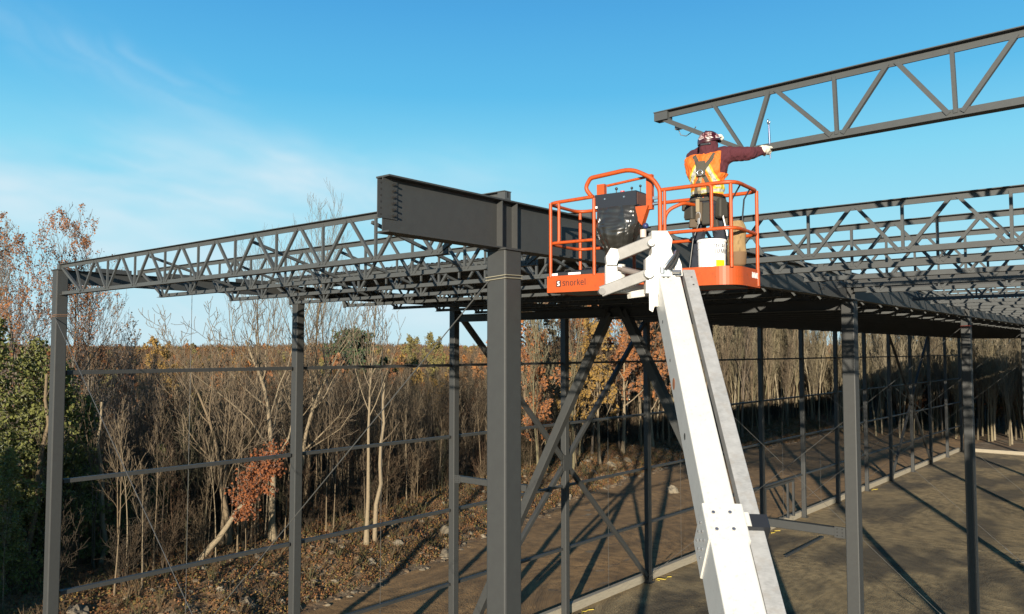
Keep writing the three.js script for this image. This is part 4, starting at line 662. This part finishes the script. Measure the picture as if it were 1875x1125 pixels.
  for (const [t, r] of [[.45, .018], [1.05, .016], [1.35, .055], [2.05, .03]]) lp('hole', prism(round(r, 14), Bp(t, -.1125, -.02 + (r > .04 ? -.03 : 0)), Bp(t, -.1150, -.02 + (r > .04 ? -.03 : 0)), upV), r > .04 ? std(rgb(.30, .10, .03), .8) : M.rubber, fly);
  const mid = lp('outer_boom', bsec(.270, .43, 3.02, 9.2), M.white);
  const col = lp('boom_collar', [bsec(.296, .455, 2.98, 3.30)], M.white);
  for (const s of [-.08, .04]) for (const t of [3.07, 3.22]) lp('bolt', prism(round(.014, 6), Bp(t, s, .2285), Bp(t, s, .242)), M.chrome, col);
  for (const t of [3.05, 3.13, 3.21]) for (const u of [-.1, 0, .1]) lp('bolt', prism(round(.011, 6), Bp(t, -.1485, u), Bp(t, -.157, u)), M.chrome, col);
  lp('slot', prism(round(.045, 14), Bp(3.95, -.1355, .05), Bp(3.95, -.1375, .05), upV), std(rgb(.35, .30, .20), .8), mid);
  lp('base_boom', bsec(.38, .52, 6.2, 13.6), M.white);
  // hose tray beside the boom, with its clamp
  const tray = lp('hose_tray', [bsec(.128, .10, -.36, 12.0, .248, .02, .006)], M.tray);
  lp('tray_clamp', [bsec(.20, .16, 2.98, 3.10, .252, .03)], M.black, tray);
  lp('tray_bracket', [bsec(.10, .12, 2.97, 3.09, .168, .06)], M.white, tray);
  for (const t of [-.22, -.08]) lp('hole', prism(round(.011, 10), Bp(t, .26, .0702), Bp(t, .26, .0715)), M.rubber, tray);
  lp('cable_line', sweep([Bp(3.0, .17, .05), Bp(5, .17, .05), Bp(9, .17, .05)], .013, 6), M.rubber, tray);
  // ---- head casting and levelling links carrying the basket
  const hd = [1.56, 0, 8.53];   // head plates stand upright at the boom tip
  const H = (r, y, d) => SV(hd[0] + r, y, hd[2] + d);
  const plate = (poly, d0, d1) => { // outline in (right, up) extruded in depth
    const sh = poly, g = prism(sh, H(0, 0, d1), H(0, 0, d0)); return g; };
  const head = lp('boom_head', [plate([[-.10, .46], [.10, .46], [.19, .55], [.19, .70], [.125, .80], [.125, .98], [.10, 1.06], [.115, 1.16], [.06, 1.25], [-.10, 1.25], [-.10, 1.02], [-.115, .98]], -.03, .17)], M.white);
  lp('head_cheek', [plate([[-.135, .42], [-.10, .40], [-.02, .66], [-.03, .74], [-.135, .94]], -.05, -.032)], M.white, head);
  lp('head_cheek', [plate([[-.16, .60], [-.115, .60], [-.115, 1.0], [-.16, .96]], .0, .14)], M.white, head);
  const pin = (r, y, d0, d1, R, mat = M.chrome) => prism(round(R, 14), H(r, y, d0), H(r, y, d1));
  lp('pivot_pin', [pin(-.11, 1.12, -.08, .2, .035), pin(-.14, .80, -.10, .2, .05)], M.white, head);
  lp('pivot_pin', [pin(-.11, 1.12, -.095, -.08, .02), pin(-.14, .80, -.115, -.10, .022)], M.chrome, head);
  const bar = (p, q, w, h) => prism(hollow(w, h, .008), H(...p), H(...q));
  const up1 = lp('upper_link', [bar([-.06, 1.16, .06], [-.50, .985, .12], .10, .125)], M.link);
  lp('link_end', plate([[-.56, .90], [-.46, .90], [-.43, .98], [-.45, 1.07], [-.52, 1.08], [-.57, .99]], .05, .19), M.white, up1);
  const lo1 = lp('lower_link', [bar([-.13, .80, .04], [-.62, .62, .10], .09, .115)], M.link);
  lp('link_end', [pin(-.615, .622, .04, .16, .036)], M.link, lo1);
  lp('rotator_post', [plate([[-.57, .64], [-.47, .64], [-.44, .70], [-.45, .93], [-.55, .93], [-.57, .9]], .09, .20), prism(round(.075, 14), H(-.42, .62, .22), H(-.42, .92, .22), V(1, 0, 0))], M.white);
  lp('support_arm', [bar([-.5, .66, .2], [-.05, .66, .40], .10, .09), bar([-.3, .60, .26], [.16, .665, .46], .08, .08)], M.white);
  lp('level_cylinder', [prism(round(.034, 12), H(-.40, .86, .10), H(-.16, .80, .08)), prism(round(.018, 10), H(-.55, .90, .12), H(-.40, .86, .10))], std(rgb(.12, .10, .09), .45));
  const valve = lp('valve_block', [prism(rect(.10, .07), H(.03, .80, -.10), H(.03, .80, -.035)), prism(round(.022, 10), H(-.01, .80, -.11), H(-.01, .86, -.11), V(1, 0, 0)), prism(round(.02, 10), H(.10, .815, -.09), H(.19, .815, -.09), V(0, 1, 0))], M.chrome);
  lp('valve_block', [plate([[.13, .78], [.22, .78], [.21, .90], [.18, .98], [.15, .97]], -.02, .10)], M.white);
  for (const o of [0, .045]) lp('hydraulic_hose', sweep([H(.01 + o, .77, -.08), H(.01 + o, .70, -.10), H(.06 + o, .655, -.10), H(.14, .64 - o * .4, -.08), H(.22, .645 - o * .4, -.03)].flatMap((p, i, A) => i + 1 < A.length ? [p, p.clone().lerp(A[i + 1], .5)] : [p]), .012, 6), M.rubber, valve);
  for (const o of [0, .03, .07]) lp('hydraulic_hose', sweep([H(.0 + o, .83, -.09), H(.06 + o, .92, -.10), H(.13 + o * .6, 1.0, -.05), H(.17 + o * .3, 1.05, .05), H(.20, 1.0, .14), H(.2, .86, .2)], .014, 6), o ? M.rubber : M.chrome, valve);
  // ---- machine on the ground (behind and below the camera)
  const G0 = [0, 0, 0], mb = (w, h, d, x, y, z) => new RoundedBoxGeometry(w, h, d, 2, .06).translate(x, y, z), turn = Math.atan2(SV(1, 0, 0).z - SV(0, 0, 0).z, SV(1, 0, 0).x - SV(0, 0, 0).x);
  const mach = new THREE.Group(); 
  const mp = (name, g, mat, parent = lift) => part(name, flat(Array.isArray(g) ? mergeGeometries(g.map(flat)) : g).rotateY(-turn), mat, parent);
  mp('chassis', mb(1.5, .45, 3.0, 0, .62, 0), M.white);
  mp('turntable', [mb(1.7, .75, 2.9, 0, 1.33, .7), mb(.6, 1.1, .9, 0, 1.9, .6)], M.orange);
  for (const x of [-.95, .95]) for (const z of [-1.15, 1.15]) { const w = mp('wheel', new THREE.CylinderGeometry(.45, .45, .36, 28).rotateZ(Math.PI / 2).translate(x, .45, z), M.rubber); mp('rim', new THREE.CylinderGeometry(.24, .24, .38, 20).rotateZ(Math.PI / 2).translate(x, .45, z), M.white, w); mp('axle', new THREE.CylinderGeometry(.09, .09, .5, 12).rotateZ(Math.PI / 2).translate(x * .75, .45, z), M.black, w); }
  mp('boom_pivot', new THREE.CylinderGeometry(.2, .2, .7, 20).rotateZ(Math.PI / 2).translate(0, 2.25, .3), M.white);

  // ---- loose things in the basket
  { // paint pail with printed label
    const c = P(2.02, .748, .19), pail = thing('pail', 'white plastic pail with printed label standing in the basket', 'pail', [c.x, c.y, c.z], -turn);
    const cv = document.createElement('canvas'); cv.width = 1024; cv.height = 512; const x = cv.getContext('2d'); x.fillStyle = '#e9e8e6'; x.fillRect(0, 0, 1024, 512);
    x.fillStyle = '#3d4450'; x.font = 'bold 74px sans-serif'; x.fillText('VICAL', 470, 84); x.fillText('JUMBO', 500, 152); x.fillStyle = '#b98a86'; x.beginPath(); x.moveTo(418, 88); x.lineTo(446, 44); x.lineTo(454, 88); x.fill();
    x.fillStyle = '#a9a4a2'; x.font = '22px sans-serif'; x.fillText('S. S. S. S. AN L SOLE', 420, 215); x.strokeStyle = '#9a9a9a'; x.lineWidth = 5; x.beginPath(); x.moveTo(390, 262); x.lineTo(436, 320); x.stroke();
    x.fillStyle = '#e6da12'; x.fillRect(520, 240, 130, 100); x.fillStyle = '#8d8410'; for (let i = 0; i < 5; i++) x.fillRect(534, 256 + i * 17, 96 - 18 * (i % 3), 5);
    x.fillStyle = '#8c8c8c'; x.fillRect(330, 0, 7, 512);
    const ct = new THREE.CanvasTexture(cv); ct.colorSpace = THREE.SRGBColorSpace;
    const side = new THREE.CylinderGeometry(.152, .143, .43, 40, 1, true, Math.PI, Math.PI * 2).translate(0, .215, 0);
    part('body', side, std(rgb(1, 1, 1), .35, { map: ct }), pail); part('base', new THREE.CylinderGeometry(.142, .142, .008, 32).translate(0, .004, 0), M.paper, pail); part('lid', [flat(new THREE.CylinderGeometry(.158, .158, .022, 40).translate(0, .441, 0)), flat(new THREE.TorusGeometry(.150, .008, 6, 40).rotateX(Math.PI / 2).translate(0, .452, 0))], M.paper, pail); part('band', new THREE.TorusGeometry(.150, .006, 6, 40).rotateX(Math.PI / 2).translate(0, .36, 0), M.paper, pail);
  }
  { // canvas tool bag hung on the right end rail
    const pts = [[0, .0], [.05, .0], [.085, .03], [.092, .14], [.088, .30], [.080, .42], [.055, .50]]; const g = new THREE.LatheGeometry(pts.map(([a, b]) => new THREE.Vector2(Math.max(a, .001), b)), 26), p = g.attributes.position;
    for (let i = 0; i < p.count; i++) { const x = p.getX(i), y = p.getY(i), z = p.getZ(i), k = 1 + .12 * n3(x * 9, y * 7, z * 9) + .06 * Math.sin(Math.atan2(z, x) * 5 + y * 6); p.setXYZ(i, x * k * 1.08 + .035 * (y - .25), y, z * k * .75); } g.computeVertexNormals();
    const c = P(EXT - .10, .91, .30), bag = thing('tool_bag', 'tan canvas tool bag hanging by straps at the right end of the basket', 'bag', [c.x, c.y, c.z], -turn - .4);
    const canvas = tex(256, (u, v) => { const a = wrapF(u, v, 6, 41, 5), w = .08 * Math.sin(u * 400) + .08 * Math.sin(v * 400), s = smooth(.1, .45, wrapF(u, v, 4, 61, 5)); const k = .95 + .3 * a + w - .45 * s; return [k, k * .95, k * .85]; });
    part('sack', g, std(rgb(.25, .17, .085), .95, { map: canvas, side: THREE.DoubleSide }), bag); part('leather_base', new THREE.LatheGeometry([[.001, -.004], [.055, -.003], [.094, .03], [.100, .16]].map(([a, b]) => new THREE.Vector2(a, b)), 26).scale(1.06, 1, .78), std(rgb(.13, .075, .035), .8, { side: THREE.DoubleSide }), bag);
    const top = (t) => P(EXT, T + .018, t).sub(c).applyAxisAngle(YUP, turn + .4);
    for (const [s, t] of [[-.06, .20], [.06, .50]]) part('strap', sweep([V(s, .47, 0), V(s * 1.1, .7, 0).lerp(top(t), .2), top(t)], .009, 6), M.black, bag);
  }
  for (const [a, w, b, h, l] of [[.06, .22, .08, .21, 'black tool case at the left end of the basket floor'], [.31, .30, .07, .22, 'middle black tool case on the basket floor'], [.64, .34, .09, .235, 'black tool case on the basket floor under the controls']]) {
    const c = P(a + w / 2, .748, b + .13), t = thing('tool_case', l, 'tool case', [c.x, c.y, c.z], Math.atan2(-EV.z, EV.x), 'tool cases in the basket'); part('shell', new RoundedBoxGeometry(w, h, .24, 2, .02).translate(0, h / 2, 0), M.black, t); part('lid_rim', new RoundedBoxGeometry(w + .012, .025, .252, 1, .008).translate(0, h * .72, 0), M.rubber, t); for (const s of [-.3, .3]) part('catch', box(.03, .045, .012, s * w, h * .70, -.128), std(rgb(.08, .08, .08), .5), t); part('handle', sweep([V(-.05, h, 0), V(-.045, h + .03, 0), V(.045, h + .03, 0), V(.05, h, 0)], .008, 6), M.rubber, t);
  }
}
// ---------------------------------------------------------------- the worker
// surface of a distance field on a grid (naive surface nets), in local metres
function netMesh(f, lo, hi, cell, colorOf) {
  const n = [0, 1, 2].map((i) => Math.ceil((hi[i] - lo[i]) / cell) + 1), [nx, ny, nz] = n, val = new Float32Array(nx * ny * nz), at = (i, j, k) => i + nx * (j + ny * k);
  for (let k = 0; k < nz; k++) for (let j = 0; j < ny; j++) for (let i = 0; i < nx; i++) val[at(i, j, k)] = f(lo[0] + i * cell, lo[1] + j * cell, lo[2] + k * cell);
  const id = new Int32Array(nx * ny * nz).fill(-1), pos = [], nor = [], col = [], idx = [];
  for (let k = 0; k + 1 < nz; k++) for (let j = 0; j + 1 < ny; j++) for (let i = 0; i + 1 < nx; i++) {
    let m = 0, c = 0, x = 0, y = 0, z = 0; const g = [];
    for (let q = 0; q < 8; q++) { const v = val[at(i + (q & 1), j + ((q >> 1) & 1), k + (q >> 2))]; g.push(v); if (v < 0) m++; }
    if (!m || m === 8) continue;
    for (const [a, b] of [[0, 1], [2, 3], [4, 5], [6, 7], [0, 2], [1, 3], [4, 6], [5, 7], [0, 4], [1, 5], [2, 6], [3, 7]]) if ((g[a] < 0) !== (g[b] < 0)) { const t = g[a] / (g[a] - g[b]); x += lerp(a & 1, b & 1, t); y += lerp((a >> 1) & 1, (b >> 1) & 1, t); z += lerp(a >> 2, b >> 2, t); c++; }
    const p = [lo[0] + (i + x / c) * cell, lo[1] + (j + y / c) * cell, lo[2] + (k + z / c) * cell], e = cell * .6;
    const d = [f(p[0] + e, p[1], p[2]) - f(p[0] - e, p[1], p[2]), f(p[0], p[1] + e, p[2]) - f(p[0], p[1] - e, p[2]), f(p[0], p[1], p[2] + e) - f(p[0], p[1], p[2] - e)], l = Math.hypot(...d) || 1;
    id[at(i, j, k)] = pos.length / 3; pos.push(...p); nor.push(d[0] / l, d[1] / l, d[2] / l); if (colorOf) col.push(...colorOf(p, d.map((v) => v / l)));
  }
  for (let k = 1; k + 1 < nz; k++) for (let j = 1; j + 1 < ny; j++) for (let i = 1; i + 1 < nx; i++) {
    const v = val[at(i, j, k)] < 0;
    for (const [dx, dy, dz, A, B, C, D] of [[1, 0, 0, [0, -1, -1], [0, 0, -1], [0, 0, 0], [0, -1, 0]], [0, 1, 0, [-1, 0, -1], [-1, 0, 0], [0, 0, 0], [0, 0, -1]], [0, 0, 1, [-1, -1, 0], [0, -1, 0], [0, 0, 0], [-1, 0, 0]]]) {
      if (v === (val[at(i + dx, j + dy, k + dz)] < 0)) continue;
      const q = [A, B, C, D].map((o) => id[at(i + o[0], j + o[1], k + o[2])]); if (q.some((w) => w < 0)) continue;
      v ? idx.push(q[0], q[1], q[2], q[0], q[2], q[3]) : idx.push(q[0], q[2], q[1], q[0], q[3], q[2]);
    }
  }
  const g = new THREE.BufferGeometry(); g.setAttribute('position', new THREE.Float32BufferAttribute(pos, 3)); g.setAttribute('normal', new THREE.Float32BufferAttribute(nor, 3)); if (colorOf) g.setAttribute('color', new THREE.Float32BufferAttribute(col, 3)); g.setIndex(idx); return g;
}
const cone = (p, a, b, ra, rb) => { const bx = b[0] - a[0], by = b[1] - a[1], bz = b[2] - a[2], px = p[0] - a[0], py = p[1] - a[1], pz = p[2] - a[2], h = clamp((px * bx + py * by + pz * bz) / (bx * bx + by * by + bz * bz + 1e-9)); return Math.hypot(px - bx * h, py - by * h, pz - bz * h) - lerp(ra, rb, h); };
const smin = (a, b, k) => { const h = Math.max(k - Math.abs(a - b), 0) / k; return Math.min(a, b) - h * h * k * .25; };
{
  // local axes: x = his right, y = up from the basket floor, z = behind him (towards the camera); feet at y = 0
  const O = SV(2.21, .746, 9.18), face = [.53, .848], rt = [face[1], -face[0]];
  const X = SV(rt[0], 0, rt[1]).sub(SV(0, 0, 0)), Zb = SV(-face[0], 0, -face[1]).sub(SV(0, 0, 0));
  const who = thing('person', 'worker in orange vest and maroon hard hat reaching for the hoisted joist', 'person', [O.x, O.y, O.z], Math.atan2(-X.z, X.x));
  const loc = (r, y, d) => { const dr = r - 2.165, dd = d - 9.18; return [dr * rt[0] + dd * rt[1], y - .746, -(dr * face[0] + dd * face[1])]; };
  const shR = loc(2.345, 2.195, 9.07), elR = loc(2.575, 2.180, 8.965), wrR = loc(2.795, 2.245, 9.075), haR = loc(2.862, 2.250, 9.12);
  const shL = loc(2.03, 2.150, 9.27), elL = loc(2.07, 2.27, 9.50), wrL = loc(2.31, 2.465, 9.51), haL = loc(2.375, 2.525, 9.52);
  const hip = [0, .92, 0], kR = [.13, .50, -.05], kL = [-.12, .50, -.03], aR = [.19, .10, .02], aL = [-.16, .10, .0];
  const lean = (y) => .03 * Math.max(0, y - .95), up = (p) => [p[0] - lean(p[1]), p[1], p[2]];
  const legs = (p) => { let d = cone(p, [.085, .90, 0], kR, .098, .068); d = smin(d, cone(p, kR, aR, .066, .052), .04); d = smin(d, cone(p, [-.085, .90, 0], kL, .098, .068), .03); d = smin(d, cone(p, kL, aL, .066, .052), .04); d = smin(d, cone(p, [aR[0], .05, .06], [aR[0] + .03, .035, -.17], .05, .038), .03); return smin(d, cone(p, [aL[0], .05, .05], [aL[0] - .02, .035, -.18], .05, .038), .03); };
  const torso = (P0) => { const p = up(P0); let d = cone(p, [.07, .93, .0], [-.07, .93, .0], .118, .118); d = smin(d, cone(p, [.055, 1.08, .01], [-.055, 1.08, .01], .118, .118), .06); d = smin(d, cone(p, [.10, 1.28, .015], [-.10, 1.28, .015], .126, .126), .08); d = smin(d, cone(p, [.145, 1.415, .01], [-.135, 1.375, .005], .088, .088), .07); return smin(d, cone(p, [0, 1.38, 0], [.0, 1.50, -.01], .085, .078), .06); };
  const arms = (p) => { let d = cone(p, shR, elR, .090, .072); d = smin(d, cone(p, elR, wrR, .068, .044), .03); d = smin(d, cone(p, shL, elL, .082, .062), .03); return smin(d, cone(p, elL, wrL, .060, .043), .03); };
  const headP = [-.005, 1.57, -.055], head = (P0) => { const p = up(P0); const x = (p[0] - headP[0]) / .088, y = (p[1] - headP[1]) / .125, z = (p[2] - headP[2]) / .105, l = Math.hypot(x, y, z); let d = (l - 1) * .09; d = smin(d, cone(p, [-.005, 1.555, -.16], [-.005, 1.57, -.155], .016, .01), .02); return smin(d, cone(p, [.0, 1.47, .0], [-.005, 1.585, -.01], .098, .097), .05); };
  const wr = (p) => .008 * n3(p[0] * 14, p[1] * 11, p[2] * 14) + .004 * n3(p[0] * 33, p[1] * 17, p[2] * 33);
  const bodyF = (p) => { let d = smin(torso(p), arms(p), .07); d = smin(d, legs(p), .05); return smin(d, head(p), .04) + wr(p); };
  const maroon = [.060, .010, .016], denim = [.014, .018, .028], skin = [.42, .24, .17], boot = [.05, .032, .02];
  const bodyCol = (P0) => { const p = up(P0); if (p[1] < .14) return boot; if (p[1] < .93) return denim; if (p[2] < -.11 && p[1] > 1.50 && p[1] < 1.68 && Math.abs(p[0]) < .08) return skin; return maroon; };
  const lo = [-.50, -.02, -.52], hi = [.85, 1.78, .32];
  const body = part('body', netMesh((x, y, z) => bodyF([x, y, z]), lo, hi, .0135, bodyCol), std(rgb(1, 1, 1), .92, { vertexColors: true }), who);
  // gloves: palm and five fingers each, closed round the steel
  const glove = (w, h, curlAxis, palmN, name) => {
    const W = V(...w), Hh = V(...h), dir = Hh.clone().sub(W).normalize(), n = V(...palmN).addScaledVector(dir, -V(...palmN).dot(dir)).normalize(), s = dir.clone().cross(n), A = (f, a, b) => { const q = W.clone().addScaledVector(dir, f).addScaledVector(s, a).addScaledVector(n, b); return [q.x, q.y, q.z]; };
    const segs = [[A(-.05, 0, 0), A(.0, 0, 0), .050, .043], [A(.0, -.018, 0), A(.075, -.024, 0), .032, .028], [A(.0, .018, 0), A(.075, .024, 0), .032, .028]];
    [[-.036, .068, .9], [-.012, .080, 1], [.013, .078, .96], [.036, .062, .8]].forEach(([a, l]) => { segs.push([A(.078, a, 0), A(.078 + l * .48, a * 1.1, .012), .0125, .0115], [A(.078 + l * .48, a * 1.1, .012), A(.078 + l * .52, a * 1.1, .045), .0115, .011], [A(.078 + l * .52, a * 1.1, .045), A(.078 + l * .22, a * 1.1, .060), .011, .0095]); });
    segs.push([A(.02, -.042, .005), A(.058, -.066, .026), .017, .0145], [A(.058, -.066, .026), A(.088, -.050, .052), .0145, .0115]);
    const f = (x, y, z) => { const p = [x, y, z]; let d = 9; segs.forEach((q, i) => { const e = cone(p, ...q); d = i < 3 ? smin(d, e, .03) : smin(d, e, .006); }); return d + .002 * n3(x * 40, y * 40, z * 40); };
    const c = W.clone().addScaledVector(dir, .05); return part(name, netMesh(f, [c.x - .15, c.y - .15, c.z - .15], [c.x + .15, c.y + .15, c.z + .15], .0042), std(rgb(.62, .57, .47), .85), body);
  };
  glove(wrR, haR, null, [.1, .3, -1], 'glove'); glove(wrL, haL, null, [.6, .2, -.8], 'glove');
  // hi-vis vest with crossed bands, as an outer layer of the torso
  const unit = (a, b) => { const v = [b[0] - a[0], b[1] - a[1], b[2] - a[2]], l = Math.hypot(...v); return v.map((q) => q / l); }, uR = unit(shR, elR), uL = unit(shL, elL), past = (p, s, u) => (p[0] - s[0]) * u[0] + (p[1] - s[1]) * u[1] + (p[2] - s[2]) * u[2];
  const vestF = (p) => { let d = smin(torso(p), Math.min(cone(p, shR, elR, .088, .07), cone(p, shL, elL, .086, .07)), .07) + wr(p) - .013 + .004 * n3(p[0] * 9, p[1] * 5 + 3, p[2] * 9); d = Math.max(d, p[1] - 1.475, .945 - p[1] + .012 * n2(p[0] * 9, 2), Math.min(past(p, shR, uR) + .028, p[1] - 1.23), Math.min(past(p, shL, uL) + .02, p[1] - 1.20)); return Math.max(d, -(Math.hypot(p[0] - lean(1.51), p[1] - 1.51, p[2] + .02) - .10)); };
  const vestCol = (P0) => { const p = up(P0), x = p[0] + .02, y = p[1], yel = [.46, .37, .025], sil = [.32, .32, .29], or = [.56, .112, .008]; if (p[2] < -.03) return Math.abs(Math.abs(x) - .10) < .03 ? yel : or; const hb = Math.abs(y - 1.03 - .05 * x), dg = (Math.abs(x) - .035 - (1.345 - y) * .52) * .87; if (hb < .016) return sil; if (hb < .034) return yel; if (y < 1.35 && y > 1.03) { if (Math.abs(dg) < .020) return sil; if (Math.abs(dg - .005) < .036) return yel; } return or; };
  part('vest', netMesh((x, y, z) => vestF([x, y, z]), [-.34, .90, -.30], [.36, 1.56, .28], .0075, vestCol), std(rgb(1, 1, 1), .75, { vertexColors: true }), body);
  // harness webbing laid on the vest
  const onBack = (x0, y, off, zs = .32) => { const x = x0 + lean(y); let z = zs; for (let i = 0; i < 60; i++) { const d = Math.min(vestF([x, y, z]), bodyF([x, y, z])); if (d < off) break; z -= Math.max(.002, (d - off) * .7); } return V(x, y, z); };
  const ribbon = (pts, w, t = .006) => { const P2 = []; for (let i = 0; i + 1 < pts.length; i++) for (let k = 0; k < 6; k++) { const f = k / 6; P2.push([lerp(pts[i][0], pts[i + 1][0], f), lerp(pts[i][1], pts[i + 1][1], f)]); } P2.push(pts[pts.length - 1]); const q = P2.map(([x, y]) => onBack(x, y, .006)); const g = []; for (let i = 0; i + 1 < q.length; i++) { const m = q[i].clone().add(q[i + 1]).multiplyScalar(.5); g.push(prism(rect(w, t), q[i], q[i + 1].clone().lerp(q[i], -.08), V(0, 0, 1))); } return mergeGeometries(g); };
  const web = std(rgb(.055, .050, .036), .85), webL = std(rgb(.22, .18, .11), .85), harness = part('harness', [ribbon([[.115, 1.45], [.05, 1.34], [-.02, 1.24], [-.075, 1.10], [-.09, .99]], .046), ribbon([[-.125, 1.45], [-.07, 1.34], [-.02, 1.24], [.05, 1.12], [.06, .99]], .046)], web, body);
  part('back_pad', (() => { const c = onBack(-.03, 1.285, .010); return new RoundedBoxGeometry(.105, .17, .022, 2, .01).translate(c.x, c.y, c.z); })(), web, harness);
  part('ring', (() => { const c = onBack(-.03, 1.235, .03); return new THREE.TorusGeometry(.030, .008, 8, 18).translate(c.x, c.y, c.z + .01); })(), M.chrome, harness);
  part('lanyard', [ribbon([[-.03, 1.22], [-.045, 1.08], [-.055, .96]], .034, .012)], webL, harness);
  { const c = onBack(-.055, .96, .012), d = c.clone().add(V(0, -.12, .03)); part('shock_pack', new RoundedBoxGeometry(.045, .15, .03, 2, .01).translate(d.x, d.y + .03, d.z), webL, harness); part('snap_hook', [flat(new THREE.TorusGeometry(.03, .009, 8, 16).scale(.8, 1.5, 1).translate(d.x + .005, d.y - .09, d.z)), flat(new RoundedBoxGeometry(.03, .07, .018, 2, .006).translate(d.x + .01, d.y - .145, d.z))], M.galv, harness);
    const foot = V(...loc(1.93, .92, 9.07)); part('lanyard_cable', sweep([d.clone().add(V(.01, -.17, 0)), d.clone().lerp(foot, .5).add(V(0, -.02, .02)), foot], .007, 6), M.cable, harness); }
  // tool belt and pouches
  const beltF = (p) => Math.max(Math.min(torso(p), legs(p)) - .020, Math.abs(p[1] - .945 - .02 * n2(p[0] * 4, p[2] * 4)) - .032);
  const belt = part('tool_belt', netMesh((x, y, z) => beltF([x, y, z]), [-.28, .84, -.25], [.28, 1.04, .25], .009), std(rgb(.035, .032, .026), .8), body);
  const pouch = (x, y, z, w, h, d, ry, m) => { const g = new RoundedBoxGeometry(w, h, d, 4, Math.min(w, d) * .3), p = g.attributes.position; for (let i = 0; i < p.count; i++) { const k = 1 + .12 * n3(p.getX(i) * 9 + x * 5, p.getY(i) * 9, p.getZ(i) * 9); const tp = lerp(.82, 1.08, clamp(.5 - p.getY(i) / h)); p.setXYZ(i, p.getX(i) * k * tp, p.getY(i) * k, p.getZ(i) * k * tp); } g.computeVertexNormals(); g.rotateY(ry).translate(x, y, z); return part('pouch', g, m, belt); };
  const leather = std(rgb(.032, .029, .022), .75), brown = std(rgb(.07, .05, .03), .8);
  pouch(-.215, .85, .02, .085, .20, .15, .25, brown); pouch(-.165, .82, .105, .12, .19, .07, -.5, leather); pouch(-.045, .80, .150, .085, .21, .055, .1, brown); pouch(.055, .775, .152, .13, .24, .06, -.1, leather); pouch(.185, .83, .075, .09, .22, .13, -.5, leather); pouch(.225, .78, -.02, .07, .26, .12, 0, brown); pouch(-.275, .90, -.03, .075, .085, .10, .4, leather); pouch(-.12, .68, .125, .10, .10, .06, .3, brown); pouch(.12, .66, .11, .09, .09, .05, -.2, leather);
  part('spud_bar', sweep([V(.20, .80, .12), V(.25, .55, .11), V(.275, .38, .10)], .008, 6), M.paper, belt);
  // hard hat with stickers
  const hat = new THREE.Group(), hatMat = (() => { const cv = document.createElement('canvas'); cv.width = cv.height = 512; const x = cv.getContext('2d'), r = rng(14); x.fillStyle = '#4a1219'; x.fillRect(0, 0, 512, 512); for (let i = 0; i < 30; i++) { x.save(); x.translate((i * 83.7 + r() * 40) % 512, 235 + r() * 190); x.rotate((r() - .5) * .8); x.fillStyle = ['#d9a7a3', '#efe6e2', '#c98b86', '#e3cbc6', '#b9a9a4'][i % 5]; const w = 32 + 40 * r(), h = 40 + 40 * r(); x.fillRect(-w / 2, -h / 2, w, h); x.fillStyle = ['#7d2a2c', '#8b8280', '#5a1d22'][i % 3]; x.fillRect(-w * .3, -h * .25, w * .6, h * .16); x.beginPath(); x.arc(0, h * .14, w * .2, 0, 6.3); x.fill(); x.restore(); } const t = new THREE.CanvasTexture(cv); t.colorSpace = THREE.SRGBColorSpace; return new THREE.MeshPhysicalMaterial({ map: t, color: rgb(.55, .55, .55), roughness: .4, clearcoat: .3 }); })();
  { const tilt = (g) => flat(g).rotateX(.14).rotateZ(.16).translate(headP[0] + lean(headP[1]), headP[1] + .045, headP[2] + .005);
    const dome = part('hard_hat', tilt(new THREE.SphereGeometry(.146, 32, 14, 0, 6.2832, 0, Math.PI * .5).scale(.90, .95, 1.05)), hatMat, body);
    const shape = new THREE.Shape(); shape.absellipse(0, 0, .156, .182, 0, 6.2832, false, 0); const inner = new THREE.Path(); inner.absellipse(0, 0, .120, .140, 0, 6.2832, true, 0); shape.holes.push(inner);
    part('brim', tilt(new THREE.ExtrudeGeometry(shape, { depth: .006, bevelEnabled: true, bevelSize: .004, bevelThickness: .003, bevelSegments: 2, curveSegments: 24 }).rotateX(Math.PI / 2).translate(0, .004, -.012)), std(rgb(.065, .012, .016), .4), dome);
    part('ridge', tilt(new THREE.TorusGeometry(.146, .008, 6, 24, Math.PI * .9).rotateZ(Math.PI * .05).rotateY(Math.PI / 2).scale(.9, .95, 1.05)), std(rgb(.065, .012, .016), .4), dome);
    part('suspension_knob', flat(new RoundedBoxGeometry(.12, .03, .03, 2, .01)).translate(headP[0] + lean(headP[1]), headP[1] + .005, headP[2] + .135), M.black, dome); }
  // spud wrench held in the right hand, pushed through the bottom chord
  const hp = V(...haR).applyAxisAngle(YUP, who.rotation.y).add(O);
  const wrench = thing('spud_wrench', 'long steel spud wrench held upright in the gloved right hand', 'wrench', [hp.x, hp.y, hp.z]);
  part('shaft', sweep([V(.01, -.09, .0), V(.0, .05, .0), V(-.01, .16, 0), V(-.02, .30, 0)], .01, 8, [.006, .012, .013, .010]), std(rgb(.10, .12, .20), .35, { metalness: .6 }), wrench);
  part('jaw', new THREE.TorusGeometry(.026, .009, 6, 14, 4.6).rotateZ(2.2).translate(-.025, .325, 0), M.chrome, wrench);
}
renderer.render(scene, camera);
